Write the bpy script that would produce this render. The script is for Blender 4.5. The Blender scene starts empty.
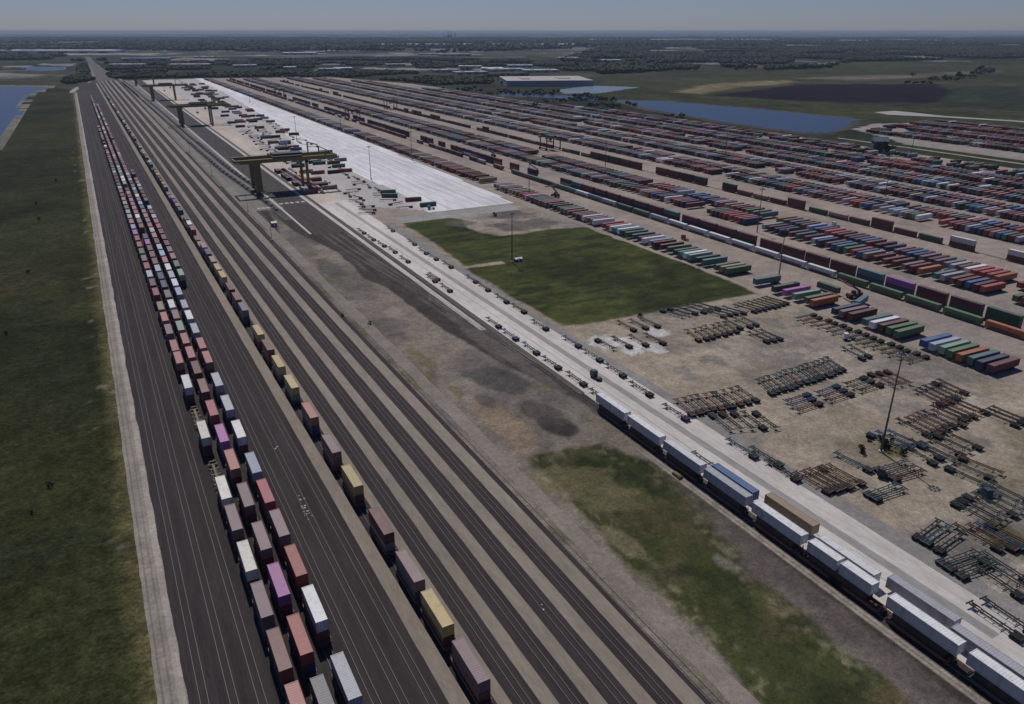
import bpy, math, random
import numpy as np
from mathutils import noise, Vector
R = math.radians
C = bpy.context.scene.collection
sc = bpy.context.scene

# ---------------------------------------------------------------- camera, sky, sun, exposure
H = 119.0
cd = bpy.data.cameras.new('camera'); cam = bpy.data.objects.new('camera', cd); C.objects.link(cam); sc.camera = cam
cam.location = (0, 0, H)
cam.rotation_euler = (R(90 - 23.171), 0, R(-28.176))
cd.sensor_width = 36; cd.lens = 36 * 750 / 1024
cd.clip_start = 1; cd.clip_end = 120000
SUN_EL, SUN_AZ = 57.0, 11.5            # azimuth measured from +Y towards +X
w = bpy.data.worlds.new('World'); sc.world = w; w.use_nodes = True
nt = w.node_tree; bg = nt.nodes['Background']
sky = nt.nodes.new('ShaderNodeTexSky'); sky.sky_type = 'NISHITA'; sky.sun_disc = False
sky.sun_elevation = R(SUN_EL); sky.sun_rotation = R(SUN_AZ); sky.altitude = 200
sky.air_density = 1.0; sky.dust_density = 0.15; sky.ozone_density = 3.0
tint = nt.nodes.new('ShaderNodeVectorMath'); tint.operation = 'MULTIPLY'; tint.inputs[1].default_value = (0.98, 1.11, 1.68)
nt.links.new(sky.outputs[0], tint.inputs[0]); nt.links.new(tint.outputs[0], bg.inputs[0]); bg.inputs[1].default_value = 0.055
sl = bpy.data.lights.new('sun', 'SUN'); sl.energy = 5.0; sl.angle = R(0.53); sl.color = (1.0, 0.95, 0.88)
so = bpy.data.objects.new('sun', sl); C.objects.link(so)
sd = Vector((math.sin(R(SUN_AZ)) * math.cos(R(SUN_EL)), math.cos(R(SUN_AZ)) * math.cos(R(SUN_EL)), math.sin(R(SUN_EL))))
so.rotation_euler = sd.to_track_quat('Z', 'Y').to_euler()
sc.view_settings.view_transform = 'Standard'; sc.view_settings.look = 'None'
sc.view_settings.exposure = -0.92; sc.view_settings.gamma = 1; sc.view_settings.use_curve_mapping = False
sc.render.resolution_x = 1024; sc.render.resolution_y = 704
sc.cycles.max_bounces = 6; sc.cycles.volume_bounces = 0
try:
    sc.cycles.volume_step_rate = 4; sc.cycles.volume_max_steps = 64
except Exception: pass

rnd = random.Random(7)
# size on the photograph of something h metres big at (x, y): used only to decide how much detail it gets
FX, FY = math.sin(R(28.176)), math.cos(R(28.176))
def dist(x, y): return math.sqrt(x * x + y * y + H * H)
def visible(x, y, m=25):
    L = x * FY - y * FX; F = x * FX + y * FY
    z = F * 0.9193 + H * 0.3935
    if z < 20: return False
    v = (H * 0.9193 - F * 0.3935) / z * 750
    return abs(L) / z * 750 < 512 + m * 750 / z and v < 352 + m * 750 / z
def sm(a, b, x):
    t = min(1, max(0, (x - a) / (b - a))); return t * t * (3 - 2 * t)
def W(x, y):                                   # the departure yard fans slightly west with distance
    s = 1 - sm(60, 108, x) * 0.99
    return x - 0.0088 * (y - 120) * s

# ---------------------------------------------------------------- materials
def mat(name):
    m = bpy.data.materials.new(name); m.use_nodes = True
    t = m.node_tree; b = t.nodes['Principled BSDF']; b.inputs['Roughness'].default_value = 0.8
    return m, t, b
def N(t, k, **kw):
    n = t.nodes.new(k)
    for a, v in kw.items():
        if a.startswith('i_'): n.inputs[int(a[2:]) if a[2:].isdigit() else a[2:].replace('_', ' ')].default_value = v
        else: setattr(n, a, v)
    return n
def ground_mat(name, scales, amps, rough=0.9, tint=(1, 1, 1), stretch=(1, 1, 1), rot=0, bump=0.0, bscale=1.0, spec=0.2):
    """base colour = vertex colour 'col' times layered noise in metres"""
    m, t, b = mat(name)
    tc = N(t, 'ShaderNodeTexCoord'); mp = N(t, 'ShaderNodeMapping')
    mp.inputs['Scale'].default_value = stretch; mp.inputs['Rotation'].default_value = (0, 0, rot)
    t.links.new(tc.outputs['Object'], mp.inputs[0])
    at = N(t, 'ShaderNodeAttribute', attribute_name='col')
    cur = at.outputs['Color']
    for s, a in zip(scales, amps):
        n = N(t, 'ShaderNodeTexNoise'); n.inputs['Scale'].default_value = s; n.inputs['Detail'].default_value = 5
        n.inputs['Roughness'].default_value = 0.6
        t.links.new(mp.outputs[0], n.inputs[0])
        mr = N(t, 'ShaderNodeMapRange'); mr.inputs[1].default_value = 0.3; mr.inputs[2].default_value = 0.7
        mr.inputs[3].default_value = 1 - a; mr.inputs[4].default_value = 1 + a
        t.links.new(n.outputs[0], mr.inputs[0])
        vm = N(t, 'ShaderNodeVectorMath', operation='SCALE')
        t.links.new(cur, vm.inputs[0]); t.links.new(mr.outputs[0], vm.inputs['Scale'])
        cur = vm.outputs[0]
    t.links.new(cur, b.inputs['Base Color'])
    b.inputs['Roughness'].default_value = rough; b.inputs['Specular IOR Level'].default_value = spec
    if bump:
        n = N(t, 'ShaderNodeTexNoise'); n.inputs['Scale'].default_value = bscale; n.inputs['Detail'].default_value = 6
        t.links.new(tc.outputs['Object'], n.inputs[0])
        bp = N(t, 'ShaderNodeBump'); bp.inputs['Distance'].default_value = bump; bp.inputs['Strength'].default_value = 1
        t.links.new(n.outputs[0], bp.inputs['Height']); t.links.new(bp.outputs[0], b.inputs['Normal'])
    return m
M_ter = ground_mat('terrain', (0.0012, 0.01, 0.04, 0.15), (0.3, 0.35, 0.35, 0.25), spec=0.04)
M_mea = ground_mat('meadow', (0.012, 0.07, 0.3, 1.1, 2.6), (0.25, 0.28, 0.38, 0.42, 0.35), bump=0.6, bscale=0.8, spec=0.04)
M_gra = ground_mat('gravel', (0.02, 0.12, 0.7, 2.5), (0.14, 0.18, 0.18, 0.2), bump=0.05, bscale=4)
M_bal = ground_mat('ballast', (0.5, 0.12, 1.3, 6.0), (0.2, 0.16, 0.16, 0.3), stretch=(1, 0.06, 1), bump=0.04, bscale=6)
M_con = ground_mat('concrete', (0.015, 0.1, 0.8, 3), (0.12, 0.14, 0.12, 0.1), stretch=(1, 0.2, 1), rough=0.75)
M_lot = ground_mat('concrete_white', (0.03, 0.25, 0.8, 1.5), (0.14, 0.2, 0.16, 0.1), stretch=(1, 0.06, 1), rough=0.6, spec=0.35)
M_dirt = ground_mat('dirt', (0.02, 0.08, 0.3, 0.9, 2.4), (0.16, 0.18, 0.22, 0.24, 0.22), bump=0.1, bscale=2, spec=0.05)

def paint(name, base, rough=0.5, spec=0.4, metallic=0.0, wear=0.25, wcol=(0.12, 0.09, 0.07), use_obj=False, attr=False, dust=0.0, rows=0, wscale=0.8):
    m, t, b = mat(name)
    tc = N(t, 'ShaderNodeTexCoord')
    if attr: src = N(t, 'ShaderNodeAttribute', attribute_name='col').outputs['Color']
    elif use_obj: src = N(t, 'ShaderNodeObjectInfo').outputs['Color']
    else:
        r = N(t, 'ShaderNodeRGB'); r.outputs[0].default_value = (*base, 1); src = r.outputs[0]
    oi = N(t, 'ShaderNodeObjectInfo')
    va = N(t, 'ShaderNodeVectorMath', operation='MULTIPLY_ADD')
    cb = N(t, 'ShaderNodeCombineXYZ'); ml = N(t, 'ShaderNodeMath', operation='MULTIPLY'); ml.inputs[1].default_value = 60
    t.links.new(oi.outputs['Random'], ml.inputs[0]); t.links.new(ml.outputs[0], cb.inputs[0]); t.links.new(ml.outputs[0], cb.inputs[1])
    va.inputs[1].default_value = (1, 1, 0.35); t.links.new(tc.outputs['Object'], va.inputs[0]); t.links.new(cb.outputs[0], va.inputs[2])
    n = N(t, 'ShaderNodeTexNoise'); n.inputs['Scale'].default_value = wscale; n.inputs['Detail'].default_value = 7; n.inputs['Roughness'].default_value = 0.65
    t.links.new(va.outputs[0], n.inputs[0])
    mr = N(t, 'ShaderNodeMapRange'); mr.inputs[1].default_value = 0.5; mr.inputs[2].default_value = 0.72; mr.inputs[4].default_value = wear
    t.links.new(n.outputs[0], mr.inputs[0])
    mx = N(t, 'ShaderNodeMix', data_type='RGBA'); mx.inputs[7].default_value = (*wcol, 1)
    t.links.new(mr.outputs[0], mx.inputs[0]); t.links.new(src, mx.inputs[6])
    cur = mx.outputs[2]
    if dust:
        n2 = N(t, 'ShaderNodeTexNoise'); n2.inputs['Scale'].default_value = 0.5; n2.inputs['Detail'].default_value = 6
        t.links.new(va.outputs[0], n2.inputs[0])
        m2 = N(t, 'ShaderNodeMapRange'); m2.inputs[1].default_value = 0.3; m2.inputs[2].default_value = 0.7
        m2.inputs[3].default_value = dust * 0.5; m2.inputs[4].default_value = dust * 1.3
        t.links.new(n2.outputs[0], m2.inputs[0])
        x2 = N(t, 'ShaderNodeMix', data_type='RGBA'); x2.inputs[7].default_value = (0.36, 0.31, 0.29, 1)
        t.links.new(m2.outputs[0], x2.inputs[0]); t.links.new(cur, x2.inputs[6]); cur = x2.outputs[2]
    t.links.new(cur, b.inputs['Base Color'])
    b.inputs['Roughness'].default_value = rough; b.inputs['Specular IOR Level'].default_value = spec; b.inputs['Metallic'].default_value = metallic
    return m
M_box = paint('container_paint', (1, 1, 1), rough=0.55, use_obj=True, wear=0.5)
M_roof = paint('container_roof', (1, 1, 1), rough=0.5, use_obj=True, wear=0.35, dust=0.22)
M_boxs = paint('container_paint_far', (1, 1, 1), rough=0.7, spec=0.2, attr=True, wear=0.0)
M_steel = paint('dark_steel', (0.035, 0.03, 0.03), rough=0.6, wear=0.4)
M_car = paint('rail_car_paint', (1, 1, 1), rough=0.6, use_obj=True, wear=0.7, wcol=(0.05, 0.035, 0.03))
M_carS = paint('rail_car_far', (1, 1, 1), rough=0.7, attr=True, wear=0)
M_tyre = paint('tyre_rubber', (0.012, 0.012, 0.013), rough=0.85, wear=0.3, wcol=(0.05, 0.045, 0.04))
M_chs = paint('chassis_paint', (1, 1, 1), rough=0.6, use_obj=True, wear=0.6, wcol=(0.09, 0.05, 0.035))
M_rail = paint('rail_steel', (0.27, 0.22, 0.20), rough=0.6, metallic=0.0, wear=0.3, wcol=(0.2, 0.15, 0.13), wscale=0.05)
M_tie = paint('sleeper', (0.046, 0.038, 0.037), rough=0.9, wear=0.5, wcol=(0.045, 0.036, 0.034), wscale=0.3)
M_yel = paint('crane_paint', (0.17, 0.135, 0.04), rough=0.55, wear=0.4, wcol=(0.06, 0.05, 0.035))
M_mast = paint('mast_steel', (0.10, 0.095, 0.09), rough=0.5, metallic=0.3, wear=0.3)
M_lamp = paint('lamp_housing', (0.3, 0.3, 0.32), rough=0.4, wear=0.2)
M_wht = paint('white_paint', (0.72, 0.72, 0.72), rough=0.5, wear=0.2, wcol=(0.35, 0.33, 0.3))
M_gls = paint('cab_glass', (0.02, 0.025, 0.03), rough=0.1, wear=0)
M_wall = paint('building_wall', (0.3, 0.3, 0.31), rough=0.8, use_obj=True, wear=0.3, wcol=(0.2, 0.18, 0.17), wscale=0.05)
M_brof = paint('building_roof', (0.6, 0.6, 0.6), rough=0.6, use_obj=True, wear=0.3, wcol=(0.3, 0.28, 0.27), wscale=0.02)
M_strp = paint('pale_concrete', (0.50, 0.48, 0.46), rough=0.8, wear=0.5, wcol=(0.3, 0.28, 0.27), wscale=0.2)

def leaf_mat(name, c1, c2):
    m, t, b = mat(name)
    at = N(t, 'ShaderNodeAttribute', attribute_name='col'); tc = N(t, 'ShaderNodeTexCoord')
    n = N(t, 'ShaderNodeTexNoise'); n.inputs['Scale'].default_value = 0.9; t.links.new(tc.outputs['Object'], n.inputs[0])
    x = N(t, 'ShaderNodeMix', data_type='RGBA'); x.inputs[6].default_value = (*c1, 1); x.inputs[7].default_value = (*c2, 1)
    t.links.new(n.outputs[0], x.inputs[0])
    v = N(t, 'ShaderNodeVectorMath', operation='MULTIPLY'); t.links.new(x.outputs[2], v.inputs[0]); t.links.new(at.outputs['Color'], v.inputs[1])
    t.links.new(v.outputs[0], b.inputs['Base Color']); b.inputs['Roughness'].default_value = 0.8; b.inputs['Specular IOR Level'].default_value = 0.15
    return m
M_leaf = leaf_mat('foliage', (0.015, 0.022, 0.010), (0.036, 0.045, 0.018))
M_bark = paint('bark', (0.09, 0.07, 0.05), rough=0.9)

m, t, b = mat('water')
b.inputs['Base Color'].default_value = (0.010, 0.022, 0.045, 1); b.inputs['Roughness'].default_value = 0.28; b.inputs['Specular IOR Level'].default_value = 0.4
tc = N(t, 'ShaderNodeTexCoord'); n = N(t, 'ShaderNodeTexNoise'); n.inputs['Scale'].default_value = 0.25; n.inputs['Detail'].default_value = 8
t.links.new(tc.outputs['Object'], n.inputs[0]); bp = N(t, 'ShaderNodeBump'); bp.inputs['Distance'].default_value = 0.6; bp.inputs['Strength'].default_value = 0.8
t.links.new(n.outputs[0], bp.inputs['Height']); t.links.new(bp.outputs[0], b.inputs['Normal'])
M_water = m
m, t, b = mat('shallow_water')
b.inputs['Base Color'].default_value = (0.14, 0.19, 0.21, 1); b.inputs['Roughness'].default_value = 0.35
M_shal = m

# ---------------------------------------------------------------- helpers
def tag(o, label=None, cat=None, group=None, kind=None):
    if label:
        o['label'] = label
        if not 4 <= len(label.split()) <= 16: print('BAD LABEL', label)
    if cat: o['category'] = cat
    if group: o['group'] = group
    if kind: o['kind'] = kind
    return o
def empty(name, loc, rz=0, label=None, cat=None, group=None):
    o = bpy.data.objects.new(name, None); C.objects.link(o); o.location = loc; o.rotation_euler = (0, 0, rz)
    o.empty_display_size = 0.5
    return tag(o, label, cat, group)
def link(name, me, parent=None, loc=(0, 0, 0), rz=0, color=None):
    o = bpy.data.objects.new(name, me); C.objects.link(o); o.location = loc; o.rotation_euler = (0, 0, rz)
    if parent is not None: o.parent = parent
    if color is not None: o.color = (*color, 1)
    return o
BOXV = np.array([[-.5,-.5,-.5],[.5,-.5,-.5],[.5,.5,-.5],[-.5,.5,-.5],[-.5,-.5,.5],[.5,-.5,.5],[.5,.5,.5],[-.5,.5,.5]])
BOXF = [[0,3,2,1],[4,5,6,7],[0,1,5,4],[1,2,6,5],[2,3,7,6],[3,0,4,7]]
class MB:
    def __init__(s): s.v = []; s.f = []; s.c = []; s.n = 0
    def add(s, v, f, col=None):
        v = np.asarray(v, float); s.v.append(v); s.f += [[i + s.n for i in q] for q in f]; s.n += len(v)
        s.c.append(np.tile(np.array([*(col or (1, 1, 1)), 1.0]), (len(v), 1)))
    def box(s, x0, x1, y0, y1, z0, z1, col=None, rz=0, o=(0, 0)):
        v = BOXV * (x1 - x0, y1 - y0, z1 - z0) + ((x0 + x1) / 2, (y0 + y1) / 2, (z0 + z1) / 2)
        if rz or o != (0, 0):
            c, sn = math.cos(rz), math.sin(rz)
            x = v[:, 0] * c - v[:, 1] * sn + o[0]; y = v[:, 0] * sn + v[:, 1] * c + o[1]
            v = np.stack([x, y, v[:, 2]], 1)
        s.add(v, BOXF, col)
    def bar(s, a, b, w, h=None, col=None):
        a = Vector(a); b = Vector(b); d = (b - a).normalized(); h = h or w
        up = Vector((0, 0, 1)) if abs(d.z) < 0.9 else Vector((0, 1, 0))
        sx = d.cross(up).normalized(); su = sx.cross(d)
        v = [p + sx * i * w / 2 + su * j * h / 2 for p in (a, b) for i, j in ((-1, -1), (1, -1), (1, 1), (-1, 1))]
        s.add([tuple(q) for q in v], [[3,2,1,0],[4,5,6,7],[0,1,5,4],[1,2,6,5],[2,3,7,6],[3,0,4,7]], col)
    def cyl(s, a, b, r0, r1=None, n=10, col=None):
        a = Vector(a); b = Vector(b); d = (b - a).normalized(); r1 = r0 if r1 is None else r1
        up = Vector((0, 0, 1)) if abs(d.z) < 0.9 else Vector((0, 1, 0))
        sx = d.cross(up).normalized(); su = sx.cross(d); v = []
        for p, r in ((a, r0), (b, r1)):
            for k in range(n): v.append(tuple(p + (sx * math.cos(2 * math.pi * k / n) + su * math.sin(2 * math.pi * k / n)) * r))
        f = [[k, k + n, (k + 1) % n + n, (k + 1) % n] for k in range(n)] + [list(range(n)), list(range(2 * n - 1, n - 1, -1))]
        s.add(v, f, col)
    def mesh(s, name, material, attr=False):
        me = bpy.data.meshes.new(name); v = np.concatenate(s.v)
        me.from_pydata(v.tolist(), [], s.f); me.materials.append(material)
        if attr:
            a = me.color_attributes.new('col', 'FLOAT_COLOR', 'POINT'); a.data.foreach_set('color', np.concatenate(s.c).ravel())
        me.update(); return me

def inside(px, py, poly):
    r = np.zeros(px.shape, bool); n = len(poly)
    for i in range(n):
        x0, y0 = poly[i]; x1, y1 = poly[(i + 1) % n]
        if y0 == y1: continue
        c = ((y0 > py) != (y1 > py)) & (px < (x1 - x0) * (py - y0) / (y1 - y0) + x0); r ^= c
    return r
def sdist(px, py, poly):                       # signed distance to a polygon, positive inside
    d = np.full(px.shape, 1e9); n = len(poly)
    for i in range(n):
        x0, y0 = poly[i]; x1, y1 = poly[(i + 1) % n]; dx, dy = x1 - x0, y1 - y0; L = dx * dx + dy * dy + 1e-9
        t = np.clip(((px - x0) * dx + (py - y0) * dy) / L, 0, 1)
        d = np.minimum(d, np.hypot(px - x0 - t * dx, py - y0 - t * dy))
    return np.where(inside(px, py, poly), d, -d)
_rs = np.random.RandomState(3); _lat = _rs.rand(256, 256)
def vn(x, y, s):                               # smooth value noise, vectorised
    x = x / s; y = y / s; xi = np.floor(x).astype(int); yi = np.floor(y).astype(int); fx = x - xi; fy = y - yi
    fx = fx * fx * (3 - 2 * fx); fy = fy * fy * (3 - 2 * fy); g = lambda a, b: _lat[a % 256, b % 256]
    return (g(xi, yi) * (1 - fx) + g(xi + 1, yi) * fx) * (1 - fy) + (g(xi, yi + 1) * (1 - fx) + g(xi + 1, yi + 1) * fx) * fy
def fbm(x, y, s, o=4): return sum(vn(x + 37 * k, y + 91 * k, s / 2 ** k) * 0.5 ** k for k in range(o)) / sum(0.5 ** k for k in range(o)) - 0.5
def nsm(a, b, x):
    t = np.clip((x - a) / (b - a), 0, 1); return t * t * (3 - 2 * t)
def grid_sheet(name, xs, ys, z, colfn, material, poly=None, jit=0.0, zfn=None):
    X, Y = np.meshgrid(xs, ys); col = colfn(X, Y); nx, ny = len(xs), len(ys)
    Z = np.full(X.shape, z) if zfn is None else z + zfn(X, Y)
    v = np.stack([X, Y, Z], -1).reshape(-1, 3)
    i = (np.arange(ny - 1)[:, None] * nx + np.arange(nx - 1)[None, :]).ravel()
    f = np.stack([i, i + 1, i + nx + 1, i + nx], 1)
    if poly is not None:
        cx = v[f].mean(1); k = sdist(cx[:, 0], cx[:, 1], poly) + jit * fbm(cx[:, 0], cx[:, 1], 12) * 2 > 0; f = f[k]
        used = np.unique(f); mp = np.zeros(len(v), int); mp[used] = np.arange(len(used)); v = v[used]; f = mp[f]; c4 = col.reshape(-1, 3)[used]
    else: c4 = col.reshape(-1, 3)
    me = bpy.data.meshes.new(name); me.from_pydata(v.tolist(), [], f.tolist()); me.materials.append(material)
    a = me.color_attributes.new('col', 'FLOAT_COLOR', 'POINT')
    a.data.foreach_set('color', np.concatenate([np.clip(c4, 0.003, 1), np.ones((len(c4), 1))], 1).ravel()); me.update()
    o = link(name, me); o['kind'] = 'structure'; return o
def strip_sheet(name, pairs, z, col, material, thick=0.0, wob=0.0):
    """ribbon between left and right edges: pairs = [(xl, xr, y), ...]"""
    v = []; f = []
    for k, (a, b_, y) in enumerate(pairs):
        j1 = wob * (noise.noise((a * .3, y * .08, 1)) + .5 * noise.noise((a * .3, y * .3, 3))); j2 = wob * noise.noise((b_ * .3, y * .08, 5))
        v += [(a + j1, y, z), (b_ + j2, y, z)]
    f = [[2 * k, 2 * k + 1, 2 * k + 3, 2 * k + 2] for k in range(len(pairs) - 1)]
    if thick:
        n = len(v); v += [(x, y, z - thick) for x, y, _ in v]
        for k in range(len(pairs) - 1):
            f.append([2 * k, 2 * k + 2, 2 * k + 2 + n, 2 * k + n]); f.append([2 * k + 3, 2 * k + 1, 2 * k + 1 + n, 2 * k + 3 + n])
        f.append([1, 0, n, n + 1]); f.append([n - 2, n - 1, 2 * n - 1, 2 * n - 2])
    me = bpy.data.meshes.new(name); me.from_pydata(v, [], f); me.materials.append(material)
    a = me.color_attributes.new('col', 'FLOAT_COLOR', 'POINT'); a.data.foreach_set('color', np.tile([*col, 1.0], (len(v), 1)).ravel()); me.update()
    o = link(name, me); o['kind'] = 'structure'; return o
def ylist(y0, y1):
    r = []; y = y0
    while y < y1: r.append(y); y += max(2.5, y * 0.02)
    return r + [y1]
def lane(name, xl, xr, y0, y1, z, col, material, thick=0.0, wob=0.0, warp=True):
    f = W if warp else (lambda x, y: x)
    return strip_sheet(name, [(f(xl, y), f(xr, y), y) for y in ylist(y0, y1)], z, col, material, thick, wob)
def poly_sheet(name, poly, res, z, col, material, jit=1.5, var=0.0):
    p = np.array(poly); xs = np.arange(p[:, 0].min() - res, p[:, 0].max() + 2 * res, res); ys = np.arange(p[:, 1].min() - res, p[:, 1].max() + 2 * res, res)
    fn = col if callable(col) else (lambda X, Y: np.ones(X.shape + (3,)) * np.array(col) * (1 + var * fbm(X, Y, res * 10))[..., None])
    return grid_sheet(name, xs, ys, z, fn, material, poly, jit)
def mixc(c, new, wgt): return c * (1 - wgt[..., None]) + np.array(new) * wgt[..., None]

# ---------------------------------------------------------------- terrain to the horizon
P_black = [(1117.0, 1215.7),(1536.8, 1379.3),(1827.4, 1223.6),(1616.4, 1040.2),(1338.8, 888.9),(1157.7, 1033.4)]
P_green_r = [(1827.4, 1223.6),(2027.8, 957.7),(1335.9, 619.6),(1284.3, 851.5)]
P_olive = [(1369.1, 1994.8),(1715.3, 1945.2),(2865.3, 2271.7),(4008.9, 1925.7),(2027.8, 957.7),(1827.4, 1223.6),(1536.8, 1379.3),(1117.0, 1215.7),(1157.7, 1033.4),(1320.3, 612.0),(1133.9, 520.9),(1000.2, 783.4),(966.4, 1088.4),(856.9, 1244.9)]
P_tan = [(1100.1, 1316.8),(1296.6, 1466.1),(1452.6, 1513.1),(1640.9, 1508.0),(1598.0, 1435.2),(1330.9, 1368.5),(1107.9, 1250.3)]
P_tan2 = [(1736.0, 1561.1),(2112.1, 1596.8),(2682.2, 1577.1),(2550.2, 1498.0),(1978.8, 1431.1),(1767.4, 1391.4)]
P_far_conc = [(-431.6, 5877.9),(166.1, 5557.8),(298.4, 4990.9),(-95.4, 4984.8),(-380.6, 5137.6)]
P_fieldL = [(-352.1, 3125.7),(34.5, 2995.4),(36.6, 2471.4),(-56.3, 2232.7),(-267.0, 2303.7)]
def inP(X, Y, P): return inside(X, Y, P).astype(float)
def terr(X, Y):
    n1 = fbm(X, Y, 900); n2 = fbm(X + 500, Y, 200); D = np.hypot(X, Y)
    c = np.ones(X.shape + (3,)) * np.array((0.050, 0.058, 0.036))
    c = mixc(c, (0.11, 0.105, 0.06), nsm(0.02, 0.2, n2) * 0.6)
    c = mixc(c, (0.035, 0.045, 0.028), nsm(0.0, 0.1, n1) * 0.8)
    # suburbs and fields beyond a kilometre or three
    st = fbm(X * 0.35, Y * 1.4, 500, 5)
    c = mixc(c, (0.20, 0.195, 0.19), nsm(0.12, 0.2, st) * nsm(2600, 4200, D) * 0.8)
    st2 = fbm(X * 0.5 + 900, Y * 1.1, 1500, 4)
    c = mixc(c, (0.12, 0.12, 0.08), nsm(0.06, 0.16, st2) * nsm(3000, 5000, D) * 0.7)
    c = mixc(c, (0.25, 0.24, 0.22), nsm(0.20, 0.24, fbm(X + 3000, Y * 1.5, 350, 3)) * nsm(2500, 3500, D) * 0.8)
    for P, q in ((P_olive, (0.072, 0.078, 0.034)), (P_fieldL, (0.085, 0.08, 0.045)), (P_tan, (0.26, 0.21, 0.12)), (P_tan2, (0.19, 0.16, 0.12)), (P_green_r, (0.045, 0.055, 0.03)), (P_black, (0.016, 0.012, 0.018)), (P_far_conc, (0.42, 0.41, 0.4))):
        s = sdist(X, Y, P); c = mixc(c, q, nsm(-15, 15, s + 30 * fbm(X, Y, 120)))
    c = mixc(c, (0.055, 0.05, 0.035), nsm(0.05, 0.15, fbm(X * 0.3, Y, 160)) * nsm(-30, 30, sdist(X, Y, P_olive)) * 0.6)
    c = mixc(c, (0.33, 0.32, 0.31), nsm(0.15, 0.2, fbm(X * 0.7, Y * 0.5, 260, 4)) * nsm(2400, 2900, D) * (1 - inP(X, Y, P_olive)) * 0.9)
    c = mixc(c, (0.4, 0.39, 0.38), nsm(0.2, 0.23, fbm(X * 0.8 + 70, Y * 0.5 + 5000, 150, 3)) * nsm(2400, 2900, D) * (1 - inP(X, Y, P_olive)) * 0.9)
    # meadow near
    c = c * 0.72
    near = 1 - nsm(1500, 2600, D)
    c = mixc(c, (0.062, 0.068, 0.030), near * (X < 100) * 0.9)
    return c
r_ = np.concatenate([[0], np.geomspace(40, 39000, 360)])
a_ = np.radians(np.linspace(-22, 78, 620)); RR, AA = np.meshgrid(r_, a_)
X = RR * np.sin(AA); Y = RR * np.cos(AA); v = np.stack([X, Y, np.zeros(X.shape)], -1).reshape(-1, 3)
nx = len(r_); i = (np.arange(len(a_) - 1)[:, None] * nx + np.arange(nx - 1)[None, :]).ravel(); f = np.stack([i, i + 1, i + nx + 1, i + nx], 1)
me = bpy.data.meshes.new('terrain'); me.from_pydata(v.tolist(), [], f[:, ::-1].tolist()); me.materials.append(M_ter)
at = me.color_attributes.new('col', 'FLOAT_COLOR', 'POINT'); cc = terr(X, Y).reshape(-1, 3)
at.data.foreach_set('color', np.concatenate([np.clip(cc, .003, 1), np.ones((len(cc), 1))], 1).ravel()); me.update()
g = link('terrain', me, loc=(0, 0, -0.35)); g['kind'] = 'structure'
# the rest of the country behind and beside, one plain sheet just below
me = bpy.data.meshes.new('ground'); S = 40000
me.from_pydata([(-S, -S, 0), (S, -S, 0), (S, S, 0), (-S, S, 0)], [], [[0, 1, 2, 3]]); me.materials.append(M_ter)
at = me.color_attributes.new('col', 'FLOAT_COLOR', 'POINT'); at.data.foreach_set('color', [0.055, 0.062, 0.036, 1] * 4)
g = link('ground', me, loc=(0, 0, -0.8)); g['kind'] = 'structure'

# left meadow
def meadow(X, Y):
    c = np.ones(X.shape + (3,)) * np.array((0.036, 0.039, 0.015))
    c = mixc(c, (0.023, 0.027, 0.011), nsm(0.0, 0.2, fbm(X, Y, 70)))
    c = mixc(c, (0.05, 0.043, 0.02), nsm(0.08, 0.3, fbm(X + 99, Y, 40)) * 0.6)
    c = mixc(c, (0.028, 0.038, 0.018), nsm(0.03, 0.0, np.abs(fbm(X + Y * 0.2, Y * 1.6, 90, 2))) * 0.4)
    e = W(-10.5, Y) - X
    c = mixc(c, (0.15, 0.13, 0.06), (1 - nsm(0, 5, e + 5 * fbm(X, Y, 6))) * 0.6)
    c = mixc(c, (0.21, 0.18, 0.14), nsm(0.22, 0.3, fbm(X * 2, Y, 6, 3)) * (1 - nsm(4, 14, e)) * 0.7)
    return c
grid_sheet('meadow', np.arange(-200, -4, 2.0), np.concatenate([np.arange(60, 500, 2.0), np.arange(500, 2100, 8)]), -0.25, meadow, M_mea,
           [(-200, 60), (-5, 60), (-6, 300), (-12, 900), (-25, 1950), (-60, 2090), (-75.0, 2121.6), (-112.2, 1817.4), (-101.5, 1422.7), (-104.8, 1128.5), (-200, 900)], 1.0)
# water
BANK = (0.16, 0.145, 0.11)
poly_sheet('lake_shore', [(-430, 990), (-98, 1000), (-88, 1120), (-96.2, 1370.7), (-103.0, 1840.4), (-61.4, 2153.2), (-76.5, 2185.3), (-312.0, 2348.5)], 14, -0.235, BANK, M_gra, 8, var=0.8)
poly_sheet('lake_shore', [(867.0, 1239.5), (943.3, 1173.1), (966.4, 1088.4), (994.2, 926.1), (999.0, 768.4), (879.5, 693.5), (810.5, 665.5), (776.9, 689.1), (777.8, 834.8), (794.0, 1023.7)], 8, -0.24, (0.06, 0.048, 0.035), M_gra, 6, var=1.2)
poly_sheet('lake', [(-420, 1000), (-110, 1000), (-104.8, 1128.5), (-101.5, 1422.7), (-112.2, 1817.4), (-75.0, 2121.6), (-179.6, 2216.5), (-304.1, 2283.2)], 9, -0.22, (1, 1, 1), M_water, 10)
poly_sheet('lake', [(864.0, 1215.6), (929.5, 1155.7), (952.9, 1072.8), (981.5, 913.9), (989.9, 773.3), (891.1, 712.7), (824.7, 680.7), (795.0, 702.5), (793.7, 848.1), (817.1, 1040.4)], 8, -0.22, (1, 1, 1), M_water, 5)
poly_sheet('pond', [(904.2, 1488.3), (1054.2, 1575.6), (1127.2, 1477.6), (942.1, 1369.7), (870.5, 1392.6)], 10, -0.22, (1, 1, 1), M_shal, 2)
poly_sheet('pond', [(770.9, 1493.1), (818.1, 1405.5), (878.6, 1259.6), (831.7, 1208.1), (779.9, 1339.6), (722.0, 1398.5)], 10, -0.22, (1, 1, 1), M_water, 2)
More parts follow.
